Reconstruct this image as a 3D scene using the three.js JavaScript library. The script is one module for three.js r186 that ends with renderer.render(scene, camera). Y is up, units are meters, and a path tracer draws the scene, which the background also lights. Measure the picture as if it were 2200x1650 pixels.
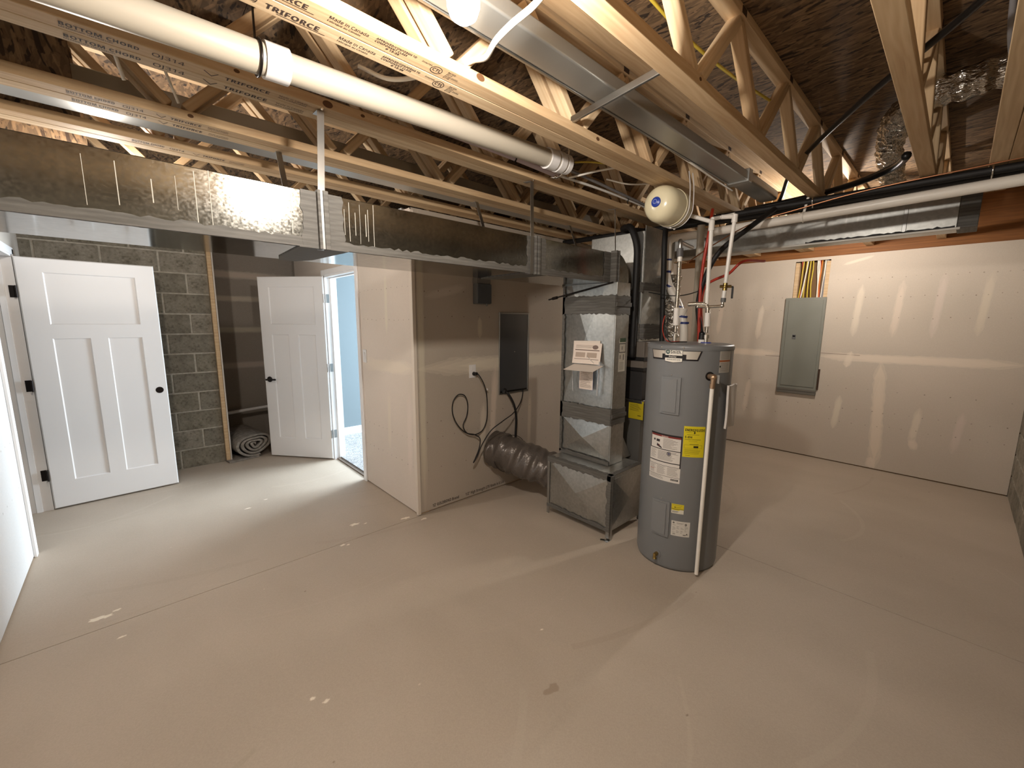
import * as THREE from 'three';
import { RoundedBoxGeometry } from 'three/addons/geometries/RoundedBoxGeometry.js';
import { mergeGeometries } from 'three/addons/utils/BufferGeometryUtils.js';
import { RectAreaLightUniformsLib } from 'three/addons/lights/RectAreaLightUniformsLib.js';

// ------------------------------------------------------------------ camera, light, exposure
const scene = new THREE.Scene();
const camera = new THREE.PerspectiveCamera(86.01, 2200 / 1650, 0.05, 60);
camera.position.set(0, 1.575, 0);
camera.rotation.order = 'YXZ';
camera.rotation.set(-8.6993 * Math.PI / 180, -42.8787 * Math.PI / 180, 0.4270 * Math.PI / 180);
scene.add(camera);
const renderer = new THREE.WebGLRenderer({ antialias: true });
renderer.toneMapping = THREE.LinearToneMapping;
renderer.toneMappingExposure = 1.0;
renderer.shadowMap.enabled = true;
RectAreaLightUniformsLib.init();
const BULB_COLOR = new THREE.Color().setRGB(1.0, 0.92, 0.83);
const BULB1 = 6.2, BULB2 = 4.6, BULB3 = 2.8;      // candela
const DAY_COLOR = new THREE.Color().setRGB(0.74, 0.88, 1.0);
const DAYLIGHT = 70;                  // nits of the window light in the next room
{ // daylight falling through the window of the room behind door 2
  const w = new THREE.RectAreaLight(DAY_COLOR, DAYLIGHT, 2.1, 1.25);
  w.position.set(4.93, 1.375, -4.25); w.rotation.y = Math.PI / 2; scene.add(w);
}

// ------------------------------------------------------------------ helpers
let seed = 12345;
const rnd = () => { seed = (seed * 1664525 + 1013904223) >>> 0; return seed / 4294967296; };
const rr = (a, b) => a + (b - a) * rnd();
const R = d => d * Math.PI / 180;
const V = (x, y, z) => new THREE.Vector3(x, y, z);
const used = {};
function numbered(n) { used[n] = (used[n] ?? -1) + 1; return used[n] ? `${n}_${String(used[n]).padStart(3, '0')}` : n; }
function shadow(o) { o.traverse(m => { if (m.isMesh) { m.castShadow = true; m.receiveShadow = true; } }); return o; }
function tag(o, label, category, group) { o.userData.label = label; o.userData.category = category; if (group) o.userData.group = group; return o; }
function thing(name, label, category, [x, y, z] = [0, 0, 0], turn = 0, group) {
  const o = new THREE.Group(); o.name = numbered(name); o.position.set(x, y, z); o.rotation.y = turn; scene.add(o);
  return tag(o, label, category, group);
}
function struct(name, ...pos) { const o = new THREE.Group(); o.name = name; o.userData.kind = 'structure'; o.position.set(...(pos.length ? pos : [0, 0, 0])); scene.add(o); return o; }
// box-projected uv in metres
function boxUV(g) {
  if (g.index) g = g.toNonIndexed();
  g.computeVertexNormals();
  const p = g.attributes.position, n = g.attributes.normal, uv = new Float32Array(p.count * 2);
  for (let i = 0; i < p.count; i += 3) {
    let nx = 0, ny = 0, nz = 0;
    for (let k = 0; k < 3; k++) { nx += Math.abs(n.getX(i + k)); ny += Math.abs(n.getY(i + k)); nz += Math.abs(n.getZ(i + k)); }
    for (let k = 0; k < 3; k++) {
      const x = p.getX(i + k), y = p.getY(i + k), z = p.getZ(i + k), j = (i + k) * 2;
      if (nx >= ny && nx >= nz) { uv[j] = z; uv[j + 1] = y; } else if (ny >= nz) { uv[j] = x; uv[j + 1] = z; } else { uv[j] = x; uv[j + 1] = y; }
    }
  }
  g.setAttribute('uv', new THREE.BufferAttribute(uv, 2));
  for (const k of Object.keys(g.attributes)) if (!['position', 'normal', 'uv'].includes(k)) g.deleteAttribute(k);
  return g;
}
function put(g, p, r) { if (r) g.applyMatrix4(new THREE.Matrix4().makeRotationFromEuler(new THREE.Euler(...r))); if (p) g.translate(...p); return g; }
const box = (w, h, d, p, r) => put(boxUV(new THREE.BoxGeometry(w, h, d)), p, r);
function cbox(w, h, d, c, p, r, seg = 1) { const g = new RoundedBoxGeometry(w, h, d, seg, Math.min(c, w / 2.01, h / 2.01, d / 2.01)); const ng = g.index ? g.toNonIndexed() : g; const nn = ng.attributes.normal.clone(); const b = boxUV(ng); b.setAttribute('normal', nn); return put(b, p, r); }
const span = (x0, x1, y0, y1, z0, z1, c) => c ? cbox(x1 - x0, y1 - y0, z1 - z0, c, [(x0 + x1) / 2, (y0 + y1) / 2, (z0 + z1) / 2]) : box(x1 - x0, y1 - y0, z1 - z0, [(x0 + x1) / 2, (y0 + y1) / 2, (z0 + z1) / 2]);
function clean(g) { if (g.index) g = g.toNonIndexed(); for (const k of Object.keys(g.attributes)) if (!['position', 'normal', 'uv'].includes(k)) g.deleteAttribute(k); return g; }
const merge = l => l.length === 1 ? l[0] : mergeGeometries(l.map(clean), false);
const cyl = (r0, r1, h, p, r, n = 24) => put(clean(new THREE.CylinderGeometry(r0, r1, h, n)), p, r);
const sph = (r, p, n = 20) => put(clean(new THREE.SphereGeometry(r, n, n * 0.7 | 0)), p);
const lathe = (pts, p, r, n = 48) => put(clean(new THREE.LatheGeometry(pts.map(q => new THREE.Vector2(...q)), n)), p, r);
// rod between two points
function rod(a, b, r0, r1 = r0, n = 16) {
  const A = V(...a), B = V(...b), d = B.clone().sub(A), g = clean(new THREE.CylinderGeometry(r1, r0, d.length(), n));
  g.applyQuaternion(new THREE.Quaternion().setFromUnitVectors(V(0, 1, 0), d.normalize())); g.translate((a[0] + b[0]) / 2, (a[1] + b[1]) / 2, (a[2] + b[2]) / 2); return g;
}
// bar of rectangular section between two points; up = direction of h
function bar(a, b, w, h, c = 0, side = [0, 0, 1]) {
  const A = V(...a), B = V(...b), x = B.clone().sub(A), L = x.length(); x.normalize();
  const z = V(...side).addScaledVector(x, -V(...side).dot(x)).normalize(), y = z.clone().cross(x);
  const g = c ? cbox(L, h, w, c) : box(L, h, w);
  g.applyMatrix4(new THREE.Matrix4().makeBasis(x, y, z)); g.translate((a[0] + b[0]) / 2, (a[1] + b[1]) / 2, (a[2] + b[2]) / 2); return g;
}
class Poly extends THREE.CurvePath { }
function path(pts, round = 0.05) { // polyline with rounded corners
  const P = pts.map(p => V(...p)), c = new Poly(); let cur = P[0];
  for (let i = 1; i < P.length - 1; i++) {
    const a = P[i - 1], b = P[i], d = P[i + 1], rad = Math.min(round, a.distanceTo(b) * 0.45, b.distanceTo(d) * 0.45);
    const s = b.clone().lerp(a, rad / a.distanceTo(b)), e = b.clone().lerp(d, rad / b.distanceTo(d));
    c.add(new THREE.LineCurve3(cur, s)); c.add(new THREE.QuadraticBezierCurve3(s, b, e)); cur = e;
  }
  c.add(new THREE.LineCurve3(cur, P[P.length - 1])); return c;
}
const smooth = pts => new THREE.CatmullRomCurve3(pts.map(p => V(...p)), false, 'centripetal');
// tube with a radius function, built with its own frames
function tube(curve, r, seg = 40, n = 12, cap = true) {
  const fr = curve.computeFrenetFrames(seg, false), pos = [], uv = [], idx = []; const L = curve.getLength();
  for (let i = 0; i <= seg; i++) {
    const t = i / seg, p = curve.getPointAt(Math.min(t, 1));
    for (let j = 0; j <= n; j++) {
      const a = j / n * Math.PI * 2, rad = typeof r === 'function' ? r(t, a) : r;
      const q = p.clone().addScaledVector(fr.normals[i], Math.cos(a) * rad).addScaledVector(fr.binormals[i], Math.sin(a) * rad);
      pos.push(q.x, q.y, q.z); uv.push(t * L, j / n);
    }
  }
  for (let i = 0; i < seg; i++) for (let j = 0; j < n; j++) { const a = i * (n + 1) + j, b = a + n + 1; idx.push(a, a + 1, b, b, a + 1, b + 1); }
  if (cap) for (const i of [0, seg]) {
    const p = curve.getPointAt(i / seg), k = pos.length / 3; pos.push(p.x, p.y, p.z); uv.push(0, 0);
    for (let j = 0; j < n; j++) { const a = i * (n + 1) + j; i ? idx.push(a, a + 1, k) : idx.push(a + 1, a, k); }
  }
  const g = new THREE.BufferGeometry(); g.setAttribute('position', new THREE.Float32BufferAttribute(pos, 3)); g.setAttribute('uv', new THREE.Float32BufferAttribute(uv, 2)); g.setIndex(idx); g.computeVertexNormals();
  const a = g.attributes.normal; // weld the seam normals
  for (let i = 0; i <= seg; i++) { const u = i * (n + 1), v = u + n; const s = V(a.getX(u) + a.getX(v), a.getY(u) + a.getY(v), a.getZ(u) + a.getZ(v)).normalize(); a.setXYZ(u, s.x, s.y, s.z); a.setXYZ(v, s.x, s.y, s.z); }
  return clean(g);
}
function extrude(shape, depth, bevel = 0, p, r, curve = 12) {
  const g = new THREE.ExtrudeGeometry(shape, { depth: depth - 2 * bevel, bevelEnabled: bevel > 0, bevelThickness: bevel, bevelSize: bevel, bevelOffset: -bevel, bevelSegments: 1, curveSegments: curve });
  if (bevel) g.translate(0, 0, bevel); return put(boxUV(clean(g)), p, r);
}
const poly = pts => new THREE.Shape(pts.map(q => new THREE.Vector2(...q)));
function M(name, g, mat, parent) { const m = new THREE.Mesh(g, mat); m.name = name; m.castShadow = m.receiveShadow = true; if (parent) parent.add(m); return m; }
function one(name, g, mat, label, category, group) { const m = M(numbered(name), g, mat, scene); return tag(m, label, category, group); }
// curved plate on an upright cylinder: angles in degrees, a0 -> u=0
function plate(R0, a0, a1, y0, y1, th, n = 20) {
  const pos = [], uv = [], idx = [], R1 = R0 + th;
  const P = (rad, u, v) => { const a = (a0 + (a1 - a0) * u) * Math.PI / 180; return [rad * Math.cos(a), y0 + (y1 - y0) * v, rad * Math.sin(a)]; };
  const quadv = (A, B, C, D, ua, ub, uc, ud) => { const k = pos.length / 3; pos.push(...A, ...B, ...C, ...D); uv.push(...ua, ...ub, ...uc, ...ud); idx.push(k, k + 1, k + 2, k, k + 2, k + 3); };
  for (let i = 0; i < n; i++) {
    const u = i / n, w = (i + 1) / n;
    quadv(P(R1, u, 0), P(R1, w, 0), P(R1, w, 1), P(R1, u, 1), [u, 0], [w, 0], [w, 1], [u, 1]);
    quadv(P(R0, u, 1), P(R1, u, 1), P(R1, w, 1), P(R0, w, 1), [u, 1], [u, 1], [w, 1], [w, 1]);
    quadv(P(R0, w, 0), P(R1, w, 0), P(R1, u, 0), P(R0, u, 0), [w, 0], [w, 0], [u, 0], [u, 0]);
  }
  quadv(P(R0, 0, 0), P(R1, 0, 0), P(R1, 0, 1), P(R0, 0, 1), [0, 0], [0, 0], [0, 1], [0, 1]);
  quadv(P(R1, 1, 0), P(R0, 1, 0), P(R0, 1, 1), P(R1, 1, 1), [1, 0], [1, 0], [1, 1], [1, 1]);
  const g = new THREE.BufferGeometry(); g.setAttribute('position', new THREE.Float32BufferAttribute(pos, 3)); g.setAttribute('uv', new THREE.Float32BufferAttribute(uv, 2)); g.setIndex(idx);
  const f = g.toNonIndexed(); f.computeVertexNormals(); return f;
}

// ------------------------------------------------------------------ procedural textures
const hash = (x, y, s) => { let h = (x * 374761393 + y * 668265263 + s * 1442695041) | 0; h = (h ^ (h >>> 13)) * 1274126177 | 0; return ((h ^ (h >>> 16)) >>> 0) / 4294967296; };
function vnoise(x, y, per, s) {
  const xi = Math.floor(x), yi = Math.floor(y), fx = x - xi, fy = y - yi, u = fx * fx * (3 - 2 * fx), v = fy * fy * (3 - 2 * fy), m = k => ((k % per) + per) % per;
  const a = hash(m(xi), m(yi), s), b = hash(m(xi + 1), m(yi), s), c = hash(m(xi), m(yi + 1), s), d = hash(m(xi + 1), m(yi + 1), s);
  return a + (b - a) * u + (c - a) * v + (a - b - c + d) * u * v;
}
function fbm(x, y, per, s, oct = 4) { let t = 0, w = 0.5, f = 1, n = 0; for (let i = 0; i < oct; i++) { t += w * vnoise(x * f, y * f, per * f, s + i); n += w; w *= 0.5; f *= 2; } return t / n; }
function dataTex(n, fn, srgb, size = 1, size2 = size) {
  const d = new Uint8Array(n * n * 4);
  for (let y = 0; y < n; y++) for (let x = 0; x < n; x++) { const c = fn(x / n, y / n), i = (y * n + x) * 4; d[i] = c[0]; d[i + 1] = c[1]; d[i + 2] = c[2]; d[i + 3] = 255; }
  const t = new THREE.DataTexture(d, n, n); t.wrapS = t.wrapT = THREE.RepeatWrapping; t.magFilter = THREE.LinearFilter; t.minFilter = THREE.LinearMipmapLinearFilter; t.generateMipmaps = true;
  if (srgb) t.colorSpace = THREE.SRGBColorSpace; t.repeat.set(1 / size, 1 / size2); t.needsUpdate = true; return t;
}
const gray = v => { v = Math.max(0, Math.min(255, v)); return [v, v, v]; };
function canvasTex(w, h, draw) {
  const c = document.createElement('canvas'); c.width = w; c.height = h; draw(c.getContext('2d'), w, h);
  const t = new THREE.CanvasTexture(c); t.colorSpace = THREE.SRGBColorSpace; t.magFilter = THREE.LinearFilter; t.anisotropy = 8; return t;
}
const std = o => new THREE.MeshStandardMaterial(o);
const hex = (r, g, b) => new THREE.Color(`rgb(${r},${g},${b})`);

const woodTex = (s, c0, c1) => dataTex(512, (u, v) => { // grain along u
  const n = fbm(u * 4, v * 40, 4, s, 4), k = fbm(u * 3, v * 6, 3, s + 9, 3), ring = 0.5 + 0.5 * Math.sin((v * 26 + k * 7) * Math.PI), t = Math.min(1, Math.max(0, n * 0.6 + ring * 0.2 + k * 0.25));
  return [c0[0] + (c1[0] - c0[0]) * t, c0[1] + (c1[1] - c0[1]) * t, c0[2] + (c1[2] - c0[2]) * t];
}, true, 1.3, 0.35);
const woodBump = dataTex(256, (u, v) => gray(120 + 120 * (fbm(u * 4, v * 60, 4, 77, 3) - 0.5)), false, 1.3, 0.35);
const wood = [std({ map: woodTex(3, [182, 150, 112], [224, 200, 164]), roughness: 0.75, bumpMap: woodBump, bumpScale: 0.0006 }), std({ map: woodTex(17, [174, 140, 102], [216, 190, 152]), roughness: 0.75, bumpMap: woodBump, bumpScale: 0.0006 }), std({ map: woodTex(31, [188, 158, 120], [228, 206, 172]), roughness: 0.75, bumpMap: woodBump, bumpScale: 0.0006 })];
const studMat = wood[0];
const osbTex = canvasTex(1024, 1024, (c, w, h) => {
  c.fillStyle = 'rgb(96,76,54)'; c.fillRect(0, 0, w, h); seed = 99;
  for (let i = 0; i < 5200; i++) {
    const x = rnd() * w, y = rnd() * h, L = rr(18, 95), W = rr(4, 15), a = rr(-0.42, 0.42), t = rnd(), dark = rnd() < 0.14;
    c.fillStyle = dark ? `rgba(${34 + t * 20},${24 + t * 14},${16 + t * 10},.8)` : `rgba(${94 + t * 54},${74 + t * 44},${53 + t * 32},.75)`;
    for (const [ox, oy] of [[0, 0], [w, 0], [-w, 0], [0, h], [0, -h]]) { c.save(); c.translate(x + ox, y + oy); c.rotate(a); c.beginPath(); c.moveTo(-L / 2, 0); c.lineTo(-L / 3, -W / 2); c.lineTo(L / 2.4, -W / 2.4); c.lineTo(L / 2, 0); c.lineTo(L / 3, W / 2); c.lineTo(-L / 2.3, W / 2.2); c.fill(); c.restore(); }
  }
});
osbTex.wrapS = osbTex.wrapT = THREE.RepeatWrapping; osbTex.repeat.set(1 / 1.2, 1 / 1.2); osbTex.rotation = Math.PI / 2;
const osb = std({ map: osbTex, roughness: 0.85, bumpMap: osbTex, bumpScale: 0.0015 });
const brown = std({ map: woodTex(51, [104, 62, 24], [150, 96, 44]), roughness: 0.7 });
const grainBump = dataTex(256, (u, v) => gray(128 + 150 * (fbm(u * 32, v * 32, 32, 5, 3) - 0.5)), false, 0.25);
const blockTex = s => dataTex(256, (u, v) => { const n = fbm(u * 24, v * 24, 24, s, 4), k = fbm(u * 4, v * 4, 4, s + 3, 3), p = n < 0.30 ? -10 : 0; const t = 122 + 40 * (n - 0.5) + 40 * (k - 0.5) + p; return [t + 7, t, t - 13]; }, true, 0.4);
const blockMats = [1, 5, 9].map((s, i) => std({ map: blockTex(s), color: [hex(255, 255, 255), hex(240, 240, 236), hex(228, 228, 226)][i], roughness: 0.95, bumpMap: grainBump, bumpScale: 0.004 }));
const mortarMat = std({ map: dataTex(128, (u, v) => { const t = 158 + 40 * (fbm(u * 12, v * 12, 12, 41, 3) - 0.5); return [t + 7, t, t - 13]; }, true, 0.3), roughness: 0.95, bumpMap: grainBump, bumpScale: 0.003 });
const white = std({ color: hex(226, 223, 221), roughness: 0.42 });
const trimWhite = std({ color: hex(238, 236, 235), roughness: 0.45 });
const pvc = std({ color: hex(176, 167, 151), roughness: 0.38 });
const pvcWhite = std({ color: hex(238, 232, 222), roughness: 0.35 });
const pex = std({ color: hex(232, 228, 222), roughness: 0.3 });
const blackRubber = std({ color: hex(22, 20, 20), roughness: 0.6 });
const blackSmooth = std({ color: hex(16, 15, 15), roughness: 0.35 });
const redPex = std({ color: hex(178, 52, 34), roughness: 0.35 });
const copper = std({ color: hex(196, 140, 104), roughness: 0.3, metalness: 1 });
const brass = std({ color: hex(160, 136, 84), roughness: 0.3, metalness: 1 });
const chrome = std({ color: hex(232, 228, 220), roughness: 0.2, metalness: 1 });
const steel = std({ color: hex(170, 170, 168), roughness: 0.35, metalness: 1 });
const darkBronze = std({ color: hex(40, 34, 32), roughness: 0.35, metalness: 0.7 });
const grayPaint = std({ color: hex(122, 127, 120), roughness: 0.5 });
const panelGray = std({ color: hex(126, 127, 118), roughness: 0.45 });
const boxGray = std({ color: hex(98, 98, 98), roughness: 0.5 });
// galvanised sheet: spangle in roughness and relief, faint run marks
const spangle = dataTex(512, (u, v) => { const a = fbm(u * 64, v * 64, 64, 7, 2); return gray(255 * (0.10 + 0.12 * a)); }, false, 0.42);
const spangleBump = dataTex(512, (u, v) => gray(128 + 190 * (fbm(u * 64, v * 64, 64, 21, 2) - 0.5)), false, 0.42);
const galvTex = s => dataTex(512, (u, v) => {
  const n = fbm(u * 6, v * 6, 6, s, 4), f = fbm(u * 70, v * 70, 70, s + 2, 2), st = vnoise(u * 60, v * 0.6, 60, s + 5), run = st > 0.86 ? 18 * (st - 0.86) * 7 * vnoise(u * 8, v * 3, 8, s + 7) : 0;
  const t = 172 + 26 * (n - 0.5) + 22 * (f - 0.5) + run; return [t, t, t - 4];
}, true, 1.0);
const galvPanel = std({ map: galvTex(23), color: hex(255, 255, 255), metalness: 0.9, roughness: 0.30 });
const galv = std({ map: galvTex(3), color: hex(216, 214, 210), metalness: 1, roughness: 1, roughnessMap: spangle });
const galvSoft = std({ map: galvTex(13), metalness: 0.85, roughness: 0.36 });
const galvDark = std({ color: hex(176, 175, 170), metalness: .85, roughness: 0.4, bumpMap: spangleBump, bumpScale: 0.0001 });
const galvBelly = std({ map: galvTex(13), metalness: 1, roughness: 0.10 });
const mastic = std({ map: dataTex(256, (u, v) => { const t = 88 + 40 * (fbm(u * 5, v * 60, 5, 61, 4) - 0.5); return [t + 2, t - 1, t - 6]; }, true, 0.5), roughness: 0.62, bumpMap: dataTex(256, (u, v) => gray(128 + 200 * (fbm(u * 4, v * 50, 4, 62, 3) - 0.5)), false, 0.5), bumpScale: 0.0015 });
const foil = std({ color: hex(205, 200, 192), metalness: 1, roughness: 0.22, bumpMap: dataTex(256, (u, v) => gray(128 + 255 * (fbm(u * 20, v * 20, 20, 71, 3) - 0.5)), false, 0.3), bumpScale: 0.006 });
const paper = std({ color: hex(226, 214, 202), roughness: 0.8 });

// drywall sheet with taped joints, drawn in metres: w x h; ops draws with y up from the bottom left corner
function drywallMat(w, h, ppm, s, ops, base = [198, 186, 172]) {
  const t = canvasTex(Math.round(w * ppm), Math.round(h * ppm), (c, W, H) => {
    const im = c.createImageData(W, H);
    for (let y = 0; y < H; y++) for (let x = 0; x < W; x++) { const u = x / ppm, v = y / ppm, n = fbm(u * 1.6, v * 1.6, 64, s, 3) - 0.5, f = hash(x, y, s) - 0.5, i = (y * W + x) * 4; im.data[i] = base[0] + 16 * n + 6 * f; im.data[i + 1] = base[1] + 14 * n + 6 * f; im.data[i + 2] = base[2] + 14 * n + 6 * f; im.data[i + 3] = 255; }
    c.putImageData(im, 0, 0); seed = s * 7 + 1;
    const X = x => x * ppm, Y = y => (h - y) * ppm;
    const A = {
      band(x0, y0, x1, y1, wid, alpha = 0.5, col = '226,212,194') { // compound smear
        const L = Math.hypot(x1 - x0, y1 - y0), n = Math.max(6, L / 0.03 | 0);
        for (let pass = 0; pass < 5; pass++) { c.fillStyle = `rgba(${col},${alpha * 0.36})`; c.beginPath(); const dx = (x1 - x0) / L, dy = (y1 - y0) / L, q = wid / 2 * (1.12 - pass * .13), e0 = .02 + .05 * rnd(), e1 = .02 + .05 * rnd(); const up = [], dn = []; for (let i = 0; i <= n; i++) { const k = i / n, e = Math.min(1, (k - e0 * pass) / .12 + .1, (1 - k - e1 * pass) / .12 + .1), a = Math.max(0, q * e * rr(0.82, 1.1)), b = Math.max(0, q * e * rr(0.82, 1.1)); up.push([x0 + dx * L * k - dy * a, y0 + dy * L * k + dx * a]); dn.push([x0 + dx * L * k + dy * b, y0 + dy * L * k - dx * b]); } [...up, ...dn.reverse()].forEach((p, i) => i ? c.lineTo(X(p[0]), Y(p[1])) : c.moveTo(X(p[0]), Y(p[1]))); c.fill(); }
      },
      screws(x0, x1, y, step = 0.075) { for (let x = x0; x < x1; x += step * rr(0.8, 1.2)) { c.fillStyle = `rgba(90,72,58,${rr(0.35, 0.8)})`; c.beginPath(); c.arc(X(x), Y(y + rr(-0.008, 0.008)), rr(0.0028, 0.0048) * ppm, 0, 7); c.fill(); } },
      line(x0, y0, x1, y1, wid, col) { c.strokeStyle = col; c.lineWidth = wid * ppm; c.beginPath(); c.moveTo(X(x0), Y(y0)); c.lineTo(X(x1), Y(y1)); c.stroke(); },
      text(s, x, y, size, col, wid) { c.fillStyle = col; c.font = `bold ${Math.round(size * ppm)}px sans-serif`; c.fillText(s, X(x), Y(y), wid ? wid * ppm : undefined); }
    }; ops(A);
  });
  return std({ map: t, roughness: 0.9 });
}
// one flat sheet of drywall as a thin box whose face carries the drawing; local x along the wall, y up, face at z = 0 looking +z
function sheet(w, h, th, holes = []) {
  const s = poly([[0, 0], [w, 0], [w, h], [0, h]]); for (const [a, b, c, d] of holes) s.holes.push(new THREE.Path([V(a, c, 0), V(a, d, 0), V(b, d, 0), V(b, c, 0)].map(q => new THREE.Vector2(q.x, q.y))));
  const g = clean(new THREE.ExtrudeGeometry(s, { depth: th, bevelEnabled: false })); g.translate(0, 0, -th);
  const p = g.attributes.position, uv = g.attributes.uv; for (let i = 0; i < p.count; i++) uv.setXY(i, p.getX(i) / w, p.getY(i) / h); return g;
}
const mirrorU = g => { const uv = g.attributes.uv; for (let i = 0; i < uv.count; i++) uv.setX(i, 1 - uv.getX(i)); return g; };
function placed(m, x, y, z, ry) { m.position.set(x, y, z); m.rotation.y = ry; return m; }

// ------------------------------------------------------------------ floor: concrete slabs parted by saw cuts
const FX0 = -1.0, FX1 = 6.0, FZ0 = -6.4, FZ1 = 0.7;
const floorTex = canvasTex(2048, 2048, (c, W, H) => {
  const im = c.createImageData(W, H);
  for (let y = 0; y < H; y++) for (let x = 0; x < W; x++) {
    const u = x / W, v = y / H, n = fbm(u * 7, v * 7, 64, 4, 5) - 0.5, sw = fbm(u * 20 + n, v * 9, 64, 14, 3) - 0.5, f = hash(x, y, 3) - 0.5, i = (y * W + x) * 4, t = 22 * n + 12 * sw + 7 * f;
    im.data[i] = 176 + t; im.data[i + 1] = 162 + t; im.data[i + 2] = 146 + t; im.data[i + 3] = 255;
  }
  c.putImageData(im, 0, 0); seed = 5;
  const X = x => (x - FX0) / (FX1 - FX0) * W, Y = z => (z - FZ0) / (FZ1 - FZ0) * H;
  const splat = (x, z, r, col) => { c.fillStyle = col; c.beginPath(); for (let k = 0; k < 14; k++) { const a = k / 14 * 6.283, q = r * rr(0.5, 1.15); const p = [X(x + Math.cos(a) * q * 1.4), Y(z + Math.sin(a) * q * 0.7)]; k ? c.lineTo(...p) : c.moveTo(...p); } c.fill(); };
  const spots = 'rgba(236,226,208,.9)';
  for (const [x, z, r] of [[-0.27, -2.93, .03], [-0.23, -2.92, .022], [-0.19, -2.95, .015], [-0.17, -2.67, .016], [.42, -1.67, .012], [.46, -1.62, .013], [1.15, -3.03, .03], [1.22, -2.99, .012], [.97, -2.79, .018], [1.0, -2.77, .012], [1.5, -2.86, .03], [1.6, -2.75, .022], [1.42, -1.29, .008], [.6, -3.9, .02], [.75, -4.0, .012]]) splat(x, z, r, spots);
  splat(1.2, -1.02, .035, 'rgba(120,100,80,.35)'); splat(.62, -.72, .02, 'rgba(120,100,80,.3)');
  for (let i = 0; i < 46; i++) splat(rr(-.4, 5.5), rr(-5, .3), rr(.002, .006), rnd() < .5 ? 'rgba(96,80,62,.7)' : 'rgba(226,214,196,.7)');
  for (let i = 0; i < 60; i++) { c.strokeStyle = `rgba(${rnd() < .5 ? '206,196,180' : '140,124,104'},${rr(.04, .12)})`; c.lineWidth = rr(2, 12); const x = rr(0, W), y = rr(0, H), a = rr(-.4, .4); c.beginPath(); c.moveTo(x, y); c.quadraticCurveTo(x + 120 * Math.cos(a), y + 60, x + 260 * Math.cos(a), y + 200 * Math.sin(a)); c.stroke(); }
});
const floorMat = std({ map: floorTex, roughness: 0.62, bumpMap: grainBump, bumpScale: 0.0003 });
const floorG = struct('floor');
M('slab_base', span(FX0, FX1, -0.2, -0.05, FZ0, FZ1), std({ color: hex(26, 22, 18), roughness: 1 }), floorG);
function slab(x0, x1, z0, z1) {
  const g = cbox(x1 - x0, 0.06, z1 - z0, 0.0012, [(x0 + x1) / 2, -0.03, (z0 + z1) / 2]), p = g.attributes.position, uv = g.attributes.uv;
  for (let i = 0; i < p.count; i++) uv.setXY(i, (p.getX(i) - FX0) / (FX1 - FX0), 1 - (p.getZ(i) - FZ0) / (FZ1 - FZ0)); M('slab', g, floorMat, floorG);
}
{ const k = .002, ja = -2.815, jb = 2.945; slab(FX0, jb - k, ja + k, FZ1); slab(FX0, jb - k, FZ0, ja - k); slab(jb + k, FX1, ja + k, FZ1); slab(jb + k, FX1, FZ0, ja - k); }

// ------------------------------------------------------------------ block walls
const BH = .189, BW = .392, JT = .014;
function blockWall(parent, len, courses, depth, first = 0, back = true) { // local x along the wall, face at z = 0 looking +z
  const variants = {};
  for (let r = 0; r < courses; r++) {
    let x = (r + first) % 2 ? -(BW + JT) / 2 : 0;
    for (; x < len - .02; x += BW + JT) {
      const a = Math.max(0, x), b = Math.min(len, x + BW); if (b - a < .03) continue;
      const key = (b - a).toFixed(3); variants[key] ??= cbox(b - a, BH, depth, .006, null, null);
      const m = M('concrete_block', variants[key], blockMats[(rnd() * 3) | 0], parent); m.position.set((a + b) / 2, r * (BH + JT) + BH / 2 + .004, -depth / 2 + rr(-.0015, .0015));
    }
  }
  M('mortar', box(len, courses * (BH + JT), depth - .006, [len / 2, courses * (BH + JT) / 2, -depth / 2 - .0022]), mortarMat, parent);
}
const wallBack = struct('wall_back'); wallBack.position.set(-.72, 0, -5.415); seed = 21; blockWall(wallBack, 1.39, 12, .19, 1);
const wallFront = struct('wall_front'); wallFront.position.set(5.845, 0, .475); wallFront.rotation.y = Math.PI; seed = 22; blockWall(wallFront, 2.4, 12, .19);
const wallFrontB = struct('wall_front_left'); M('block_face', span(-.72, 3.44, 0, 2.44, .475, .665), blockMats[0], wallFrontB);
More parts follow.
